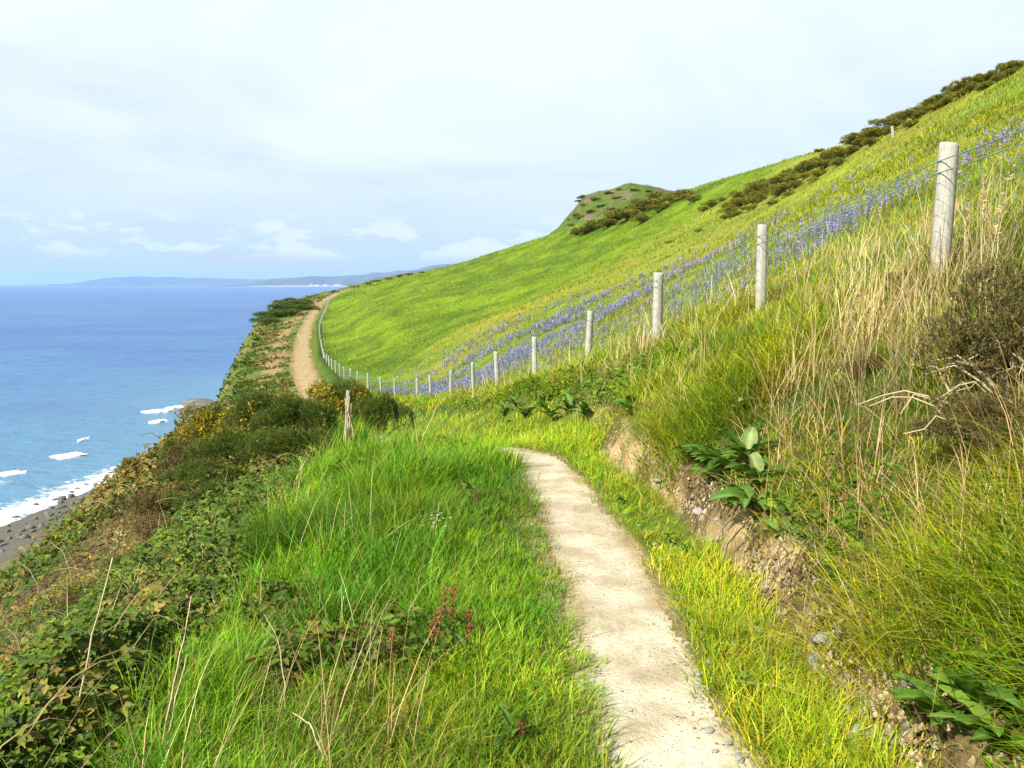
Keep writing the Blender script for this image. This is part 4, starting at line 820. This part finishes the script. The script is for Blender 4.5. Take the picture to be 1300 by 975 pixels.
# dark rounded scrub at the brow of the headland, bushes along the far ridge fence and on the knoll
for k, (px, py, s) in enumerate([(383, 384, 16), (372, 386, 20), (360, 393, 22), (349, 400, 20), (340, 407, 18), (384, 391, 16), (368, 398, 18)]):
    p = hit(px, py + 3)
    if p is not None: sc = s * 0.72 * p[1] / FPX; bush(K_BROW, p - np.array([0, 0, 0.4]), (sc * 1.6, sc * 1.6, sc * 0.72), k * 2.1, 'wind pruned dark green scrub at the brow of the headland', 'scrub on the headland brow')
for k, (px, py, s) in enumerate([(452, 365, 7), (468, 361.5, 8), (480, 358, 7), (495, 355, 8), (508, 352, 8), (521, 349.5, 7), (536, 346.5, 6), (425, 372, 8)]):
    for dy in range(0, 14):
        p = hit(px, py + dy)
        if p is not None: break
    if p is not None: sc = s * 0.62 * p[1] / FPX; bush(K_FAR[k % 3], p - np.array([0, 0, 0.15]), (sc * 1.6, sc, sc * 0.7), k * 1.9, 'low brownish hedge scrub beside the fence on the far ridge', 'scrub along the far ridge')
for k, (px, py, s) in enumerate([(742, 262, 16), (757, 254, 14), (772, 246, 12), (788, 241, 12), (804, 242, 12), (822, 243, 10), (735, 274, 14), (750, 270, 14), (765, 262, 12), (728, 286, 12), (770, 275, 10), (785, 252, 12)] + [(random.uniform(722, 800), random.uniform(242, 284), random.uniform(7, 13)) for _ in range(8)]):
    for dy in range(0, 14):
        p = hit(px, py + dy)
        if p is not None: break
    if p is not None: sc = s * 0.62 * p[1] / FPX; bush(K_BROW if k % 3 else K_FAR[2], p - np.array([0, 0, 0.6]), (sc * 1.0, sc * 1.0, sc * 0.55), k * 2.3, 'dark scrub patch clinging to the rocky knoll on the skyline', 'scrub on the knoll')
# ---------------------------------------------------------------- broad leaved plants on the bank
def leaf_mesh(seed, cols, wid=0.34, arch=0.35):
    g = np.random.default_rng(seed); n = 8; t = np.linspace(0, 1, n); w = wid * np.sin(np.clip(t * 0.93 + 0.07, 0, 1) * np.pi) ** 0.8 * np.where(t < 0.14, 0.3 + t * 5, 1) * 0.5; zc = arch * (t - 1.15 * t * t) * 1.6
    V = []
    for k in range(n):
        wav = 0.03 * math.sin(k * 2.1 + seed)
        V += [(t[k], -w[k], zc[k] + w[k] * 0.45 + wav), (t[k], -w[k] * 0.5, zc[k] + w[k] * 0.12), (t[k], 0, zc[k] - w[k] * 0.08), (t[k], w[k] * 0.5, zc[k] + w[k] * 0.12), (t[k], w[k], zc[k] + w[k] * 0.45 - wav)]
    i_ = (np.arange(n - 1)[:, None] * 5 + np.arange(4)[None]).ravel(); C = np.tile(np.array(cols), (len(V), 1)).astype(float); C[2::5] = C[2::5] * 1.5 + 0.04
    return mesh_np('leaf', np.array(V), np.stack([i_, i_ + 1, i_ + 6, i_ + 5], -1), None, C, M_LEAF, True)
LM = [leaf_mesh(1, (0.14, 0.27, 0.045)), leaf_mesh(2, (0.10, 0.21, 0.035), 0.38, 0.5), leaf_mesh(3, (0.22, 0.34, 0.06), 0.30, 0.25), leaf_mesh(4, (0.30, 0.38, 0.20), 0.34, 0.45)]
def rosette(px, py, L, n, label, group=None, up=0.5, face=math.pi + 0.7, pale=0):
    p = hit(px, py); e = empty('broad_leaved_plant', p - np.array([0, 0, 0.01])); tag(e, label, 'plant', group)
    mb = MB(); tube(mb, [(0, 0, -0.03), (0, 0, 0.02), (0.005, 0, 0.05)], [0.012, 0.011, 0.006], 6, (0.2, 0.22, 0.08)); obj('crown', mb.mesh('crown', M_LEAF), e)
    for k in range(n):
        a = face + (k / n - 0.5) * 5.2 + random.uniform(-0.3, 0.3); t = random.uniform(0.15, 1.0); s = L * random.uniform(0.65, 1.1) * (0.75 + 0.35 * t)
        obj('leaf', LM[3 if k < pale else random.choice((0, 0, 1, 1, 2))], e, (0, 0, 0.02 + 0.05 * random.random()), (random.uniform(-0.4, 0.4), -up * t - 0.1, a), s)
gA = 'broad leaved plants hanging on the earth bank'
rosette(880, 590, 0.22, 11, 'uppermost dark green leafy plant hanging over the bare earth', gA)
rosette(925, 600, 0.26, 13, 'large glossy leafy plant in the middle of the bank cluster', gA)
rosette(962, 622, 0.26, 12, 'leafy plant with pale undersides showing in the bank cluster', gA, pale=3)
rosette(935, 645, 0.20, 9, 'leafy plant trailing lowest over the dark hollow in the bank', gA, 0.2)
rosette(905, 615, 0.20, 9, 'mid green leafy plant squeezed between its larger neighbours', gA)
rosette(900, 598, 0.26, 12, 'dark leafy plant with broad blades overlapping the uppermost one', gA)
rosette(948, 600, 0.28, 12, 'broad leafy plant rising highest in the bank cluster', gA, 0.8, pale=1)
rosette(955, 650, 0.26, 11, 'leafy plant drooping down the dark side of the bank hollow', gA, 0.15)
rosette(940, 528, 0.16, 6, 'pale leaved plant alone in the grass above the cluster', None, 0.6, pale=3)
rosette(1195, 935, 0.20, 10, 'bright green leafy rosette at the foot of the bank beside slabs', None, 0.7)
rosette(1240, 925, 0.22, 12, 'tall upright leafy rosette at the foot of the bank in grass', None, 0.9)
rosette(1265, 965, 0.20, 10, 'leafy rosette tucked under the tall upright one', None, 0.6)
rosette(1115, 775, 0.12, 6, 'small light green leafy plant peeping from overhanging grass', None, 0.5)
rosette(1000, 660, 0.12, 6, 'small leafy seedling beside the bank cluster', None, 0.5)
rosette(985, 690, 0.12, 7, 'small leafy plant on the bare earth below the cluster', None, 0.4)
for k, (px, py) in enumerate([(640, 528), (668, 532), (700, 536), (722, 526), (690, 520), (800, 528), (655, 518), (745, 534)]):
    rosette(px, py, 0.26, 9, 'leafy plant in the dark green row where the path disappears', 'leafy plants at the path bend', 0.7)
# herb rosettes in the strip between path and bank
for k, (px, py) in enumerate([(870, 705), (850, 690), (945, 880), (790, 640)]):
    rosette(px, py, 0.07, 8, 'flat little weed rosette in the yellow strip beside the path', 'weeds in the grass strip', 0.3)
# ---------------------------------------------------------------- stones
SM = [rock_mesh('stone', 80 + k, 1.0, 0.72, 0.34, 12, M_STONE, 0.5) for k in range(5)]
def stone(px, py, s, label, group=None, tilt=0.0, k=0, sink=0.25):
    p = hit(px, py); tag(obj('stone', SM[k % 5], None, p + np.array([0, 0, s * 0.34 * (1 - 2 * sink)]), (tilt * random.uniform(-1, 1), tilt * random.uniform(-1, 0.3), random.uniform(0, 6)), s), label, 'stone', group)
for k, (px, py, s, lab) in enumerate([(1048, 815, 0.085, 'grey slate slab jutting from the bare bank under overhanging grass'), (1036, 842, 0.05, 'small angular grey stone below the jutting slab'), (1088, 938, 0.075, 'flat greenish grey slab at the foot of the bank'), (888, 652, 0.085, 'flat blue grey slate lying on the crumbled earth'), (836, 612, 0.07, 'pale slate at the foot of the rooty bank'), (912, 660, 0.05, 'small slate beside the flat blue grey one'), (812, 585, 0.06, 'stone wedged among the hanging roots'), (1075, 905, 0.045, 'dark little stone in the earth above the greenish slab')]):
    stone(px, py, s, lab, None, 0.5, k)
for k, (px, py, s) in enumerate([(832, 693, .035), (842, 712, .03), (838, 725, .028), (862, 760, .03), (850, 742, .02), (880, 790, .028), (892, 806, .024), (872, 818, .02), (902, 842, .032), (888, 858, .034), (896, 878, .026), (884, 872, .02), (932, 820, .026), (915, 900, .02), (900, 930, .026), (925, 945, .02), (940, 965, .03), (908, 955, .016), (930, 876, .02), (872, 845, .014), (866, 780, .014), (960, 800, .03), (676, 667, .03), (795, 652, .022), (812, 668, .02), (780, 640, .016), (750, 607, .02), (828, 745, .014), (905, 890, .014), (893, 820, .012)]):
    stone(px, py, s, 'small pale stone lying loose along the edge of the path', 'loose stones along the path edge', 0.2, k, 0.15)
# crumbled earth under the bank face, and roots hanging from its lip
S = scatter(4200, 1.9, 9.8, lambda x, y, u: np.exp(-((u - 9.45) / 0.36) ** 4) * (0.3 + 0.7 * (clump(x, y, 13, 471) > 0.48)), 0, 58)
mb = MB(); cv = rock_mesh('clod', 5, 1, 0.8, 0.7, 5); cV = np.array([v.co[:] for v in cv.vertices]); cQ = np.array([list(p_.vertices) for p_ in cv.polygons])
for x, y, z, u in S:
    s = min(abs(rng.normal(0, 0.016)) + 0.004, 0.055); a = rng.uniform(0, 6.28); Rm = np.array([[math.cos(a), -math.sin(a), 0], [math.sin(a), math.cos(a), 0], [0, 0, 1]]); mb.add(cV @ Rm.T * s + np.array([x, y, z + s * 0.3]), cQ, None, np.array([(0.62, 0.47, 0.27), (0.48, 0.35, 0.19), (0.70, 0.57, 0.37), (0.26, 0.18, 0.10), (0.48, 0.45, 0.38)][rng.integers(5)]))
tag(obj('earth_crumbs', mb.mesh('earth_crumbs', M_SOIL)), 'crumbled earth lying at the foot of the bare bank', 'earth', kind='stuff')
S = scatter(170, 1.9, 10.5, lambda x, y, u: np.exp(-((u - 9.85) / 0.15) ** 2) * sstep(0.42, 0.6, clump(x, y, 12, 451)), 0, 58); mb = MB()
for x, y, z, u in S:
    L = 0.06 + 0.34 * rng.random() ** 2; t = np.linspace(0, 1, 6); X = x - 0.05 - 0.14 * np.sqrt(t) * L / 0.3 + rng.normal(0, 0.022, 6).cumsum() * 0.8; Yv = y - 0.10 * t + rng.normal(0, 0.02, 6).cumsum() * 0.6; zg = ground(X, Yv); Z = np.maximum(z + 0.02 - L * t, zg + 0.012)
    tube(mb, np.stack([X, Yv, Z], -1), np.linspace(0.0055, 0.0018, 6) * rng.uniform(0.35, 1.2), 4, [(0.08, 0.055, 0.035), (0.14, 0.10, 0.06), (0.05, 0.04, 0.03)][rng.integers(3)])
tag(obj('hanging_roots', mb.mesh('hanging_roots', M_STRAW)), 'dark roots hanging from the lip of the earth bank', 'roots', kind='stuff')
# ---------------------------------------------------------------- dry stalks, sorrel, white flowers
def stalk(pts, base_py, label, group=None, rad=0.0034, twigs=0, seedhead=False, Y=None, dY=0.25):
    p = hit(pts[0][0], base_py) if Y is None else at(Y, pts[0][0]); m = len(pts); P = [p - np.array([0, 0, 0.03])]
    for k in range(1, m):
        Yk = p[1] + dY * k / (m - 1); x, z = onY(Yk, *pts[k]); P.append(np.array([x, Yk, z]))
    P = np.array(P); s = np.linspace(0, 1, m); q = np.linspace(0, 1, 14); P = np.stack([np.interp(q, s, P[:, c]) for c in range(3)], -1); P[1:-1] += rng.normal(0, 0.002, (12, 3)); P0 = P[0].copy()
    e = empty('dry_stalk', P0); mb = MB(); tube(mb, P - P0, np.linspace(rad, rad * 0.45, 14), 5); obj('stem', mb.mesh('stem', M_CANE, True), e)
    for k in range(twigs):
        i_ = rng.integers(6, 13); d = unit(rng.normal(0, 1, 3) + np.array([0, 0, 0.9])); mb = MB(); tube(mb, [P[i_] - P0, P[i_] - P0 + d * 0.05, P[i_] - P0 + d * 0.11 + rng.normal(0, 0.012, 3)], [rad * 0.6, rad * 0.5, rad * 0.25], 4); obj('twig', mb.mesh('twig', M_CANE), e)
    if seedhead:
        n_ = 40; t = rng.random(n_); b = P[-4] + (P[-1] - P[-4]) * t[:, None] - P0; v = leaves(b, rng.normal(0, 1, (n_, 3)) + np.array([0, 0, 1.2]), unit(rng.normal(0, 1, (n_, 3))), np.full(n_, 0.03), np.full(n_, 0.008), np.tile([[0.55, 0.46, 0.26]], (n_, 1))); obj('seed_head', mesh_np('seed_head', v[0], v[1], None, v[3], M_STRAW), e)
    return tag(e, label, 'dry stalk', group)
gs = 'tall dry stalks in the brambles'
stalk([(86, 985), (100, 890), (122, 790), (142, 712), (155, 672)], 990, 'tallest straight pale stalk with feathery head rising over the brambles', gs, 0.0055, 0, True)
stalk([(196, 985), (218, 880), (236, 800), (243, 757)], 990, 'thin leaning pale stalk paired with a shorter one', gs, 0.0045)
stalk([(203, 985), (222, 890), (238, 830)], 990, 'shorter stalk beside the thin leaning pale one', gs, 0.004)
stalk([(52, 985), (62, 945), (74, 902)], 990, 'short straight stalk at the foot of the tallest one', gs, 0.004)
stalk([(362, 905), (360, 850), (352, 810), (345, 795)], 905, 'forked pale twig where grass meets brambles', gs, 0.003, 3)
stalk([(330, 795), (331, 750), (333, 712)], 795, 'upright thin stem standing at the bramble edge', gs, 0.0026, 1)
stalk([(92, 775), (90, 730), (80, 700), (63, 687)], 775, 'bleached bare twig curling towards the sea', gs, 0.005, 1)
stalk([(50, 770), (48, 742), (36, 722), (20, 712)], 770, 'second bleached twig bent over lower down the slope', gs, 0.005, 1)
stalk([(425, 985), (395, 920), (372, 905)], 990, 'low leaning straw stalk in the long grass', gs, 0.004)
stalk([(252, 985), (255, 940), (253, 915)], 990, 'stubby broken stalk among the brambles', gs, 0.0035)
stalk([(225, 695), (232, 650), (236, 632)], 695, 'bare grey twig poking from dead gorse', gs, 0.006, 3)
stalk([(150, 745), (155, 700), (160, 672)], 745, 'thin stalk on the brown part of the bramble slope', gs, 0.004, 1)
gb = 'bundle of pale dry stems by the gorse'
for k, (a, b, c) in enumerate([(436, 440, 497), (444, 438, 505), (440, 446, 512), (432, 444, 503), (450, 441, 520)]):
    stalk([(a, 575), ((a + b) / 2 + 1, 540), (b, c)], 575, 'pale dry stem in the upright bundle in front of the gorse', gb, 0.016, 0, False, 10.6 + 0.05 * k, 0.1)
lone_post('old_stake', 440, 575, 496, 11.3, 0.06, 'thin old wooden stake leaning in the bundle of dry stems', 0.42)
for k, (px, py, h) in enumerate([(1100, 400, 0.9), (945, 440, 0.75), (1075, 470, 0.5), (1220, 470, 0.9), (1240, 470, 1.0), (1255, 465, 0.8), (790, 455, 0.6), (985, 440, 0.7), (1265, 480, 1.0), (910, 450, 0.6)]):
    p = hit(px, py); s = h * FPX / p[1]; stalk([(px, py), (px + random.uniform(-6, 8), py - s * 0.5), (px + random.uniform(-14, 22), py - s)], py, 'long straw stalk standing above the dry grass by the fence', 'long straw stalks by the fence', 0.0028, 0, True)
def sorrel(px, py, h, label):
    p = hit(px, py); e = empty('sorrel_plant', p - np.array([0, 0, 0.02])); tag(e, label, 'plant', 'red sorrel in the verge'); mb = MB(); lx, ly = random.uniform(-0.05, 0.05), random.uniform(-0.03, 0.03); P = np.array([(0, 0, 0), (lx * 0.3, ly * 0.3, h * 0.5), (lx, ly, h)]); tube(mb, P, [0.0035, 0.003, 0.002], 5, (0.30, 0.16, 0.06)); obj('stem', mb.mesh('stem', M_LEAF), e)
    n_ = 120; t = rng.uniform(0.62, 1.03, n_); b = np.stack([lx * t, ly * t, h * t], -1) + rng.normal(0, 0.008, (n_, 3)); v = leaves(b, rng.normal(0, 1, (n_, 3)), unit(rng.normal(0, 1, (n_, 3))), np.full(n_, 0.011), np.full(n_, 0.008), pal(n_, [(0.36, 0.13, 0.04), (0.42, 0.20, 0.06), (0.26, 0.11, 0.04)])); obj('seed_head', mesh_np('seed_head', v[0], v[1], None, v[3], M_PETAL), e)
    for k in range(3): obj('leaf', LM[k % 3], e, (0, 0, 0.05 + 0.05 * k), (0, -0.7, k * 2.2), 0.10)
for px, py, h in [(555, 830, 0.30), (570, 835, 0.34), (542, 850, 0.28), (590, 850, 0.28), (500, 860, 0.22), (648, 950, 0.12), (610, 660, 0.22)]:
    sorrel(px, py, h, 'rusty red sorrel seed head standing in the lush verge grass')
def campion(px, py, label):
    p = hit(px, py); e = empty('white_flower_plant', p); tag(e, label, 'flower', 'white flowers in the verge'); h = 0.22; mb = MB(); tube(mb, [(0, 0, -0.02), (0.01, 0, h * 0.5), (0, 0.01, h)], [0.003, 0.0025, 0.002], 5, (0.12, 0.22, 0.05)); obj('stem', mb.mesh('stem', M_LEAF), e)
    for f in range(5):
        c = np.array([random.uniform(-0.06, 0.06), random.uniform(-0.04, 0.04), h + random.uniform(-0.04, 0.03)]); a = np.arange(5) * 1.2566; D = np.stack([np.cos(a), np.sin(a), a * 0 + 0.2], -1); v = leaves(np.tile(c, (5, 1)), D, np.tile([[0, 0, 1.0]], (5, 1)), np.full(5, 0.010), np.full(5, 0.008), np.full((5, 3), 0.7)); obj('petals', mesh_np('petals', v[0], v[1], None, v[3], M_PETAL), e)
for px, py in [(548, 705), (562, 700), (556, 712)]: campion(px, py, 'small white flower head in the green verge grass')

# dead branches thrown out of the big dead bush
p = hit(1262, 560)
for k in range(16):
    a = rng.uniform(1.8, 4.8); L = rng.uniform(0.25, 0.55); d = np.array([math.cos(a), math.sin(a) * 0.7, rng.uniform(0.0, 0.5)]); t = np.linspace(0, 1, 6)[:, None]; b0 = np.array([rng.uniform(-0.1, 0.3), rng.uniform(-0.1, 0.3), 0]); zz0 = gz(p[0] + b0[0], p[1] + b0[1]); P = b0 + d * L * t + np.array([0, 0, 0.12]) * np.sin(t * 3.0) + rng.normal(0, 0.012, (6, 3)); P[:, 2] += zz0 - p[2]
    if k == 0: dead = empty('dead_branches', p); tag(dead, 'tangle of bleached dead branches below the large brown bush', 'branches')
    P[:, 2] = np.maximum(P[:, 2], ground(P[:, 0] + p[0], P[:, 1] + p[1]) - p[2] + 0.02)
    mb = MB(); tube(mb, P, np.linspace(0.006, 0.002, 6), 5); obj('branch', mb.mesh('branch', M_CANE), dead)
# grit pressed into the path
S = scatter(1700, 1.9, 8.5, lambda x, y, u: ((u > 6.98) & (u < 8.1)) * (0.25 + 0.75 * sstep(7.5, 8.05, u) + 0.3 * sstep(7.2, 7.0, u)), -8, 40); mb = MB()
for x, y, z, u in S:
    s = min(abs(rng.normal(0, 0.005)) + 0.0025, 0.018); a = rng.uniform(0, 6.28); Rm = np.array([[math.cos(a), -math.sin(a), 0], [math.sin(a), math.cos(a), 0], [0, 0, 0.6]]); mb.add(cV @ Rm.T * s + np.array([x, y, z + s * 0.1]), cQ, None, np.array([(0.52, 0.47, 0.36), (0.40, 0.36, 0.28), (0.60, 0.56, 0.47), (0.34, 0.27, 0.18)][rng.integers(4)]))
tag(obj('path_grit', mb.mesh('path_grit', M_SOIL)), 'fine grit and pebbles pressed into the footpath', 'grit', kind='stuff')
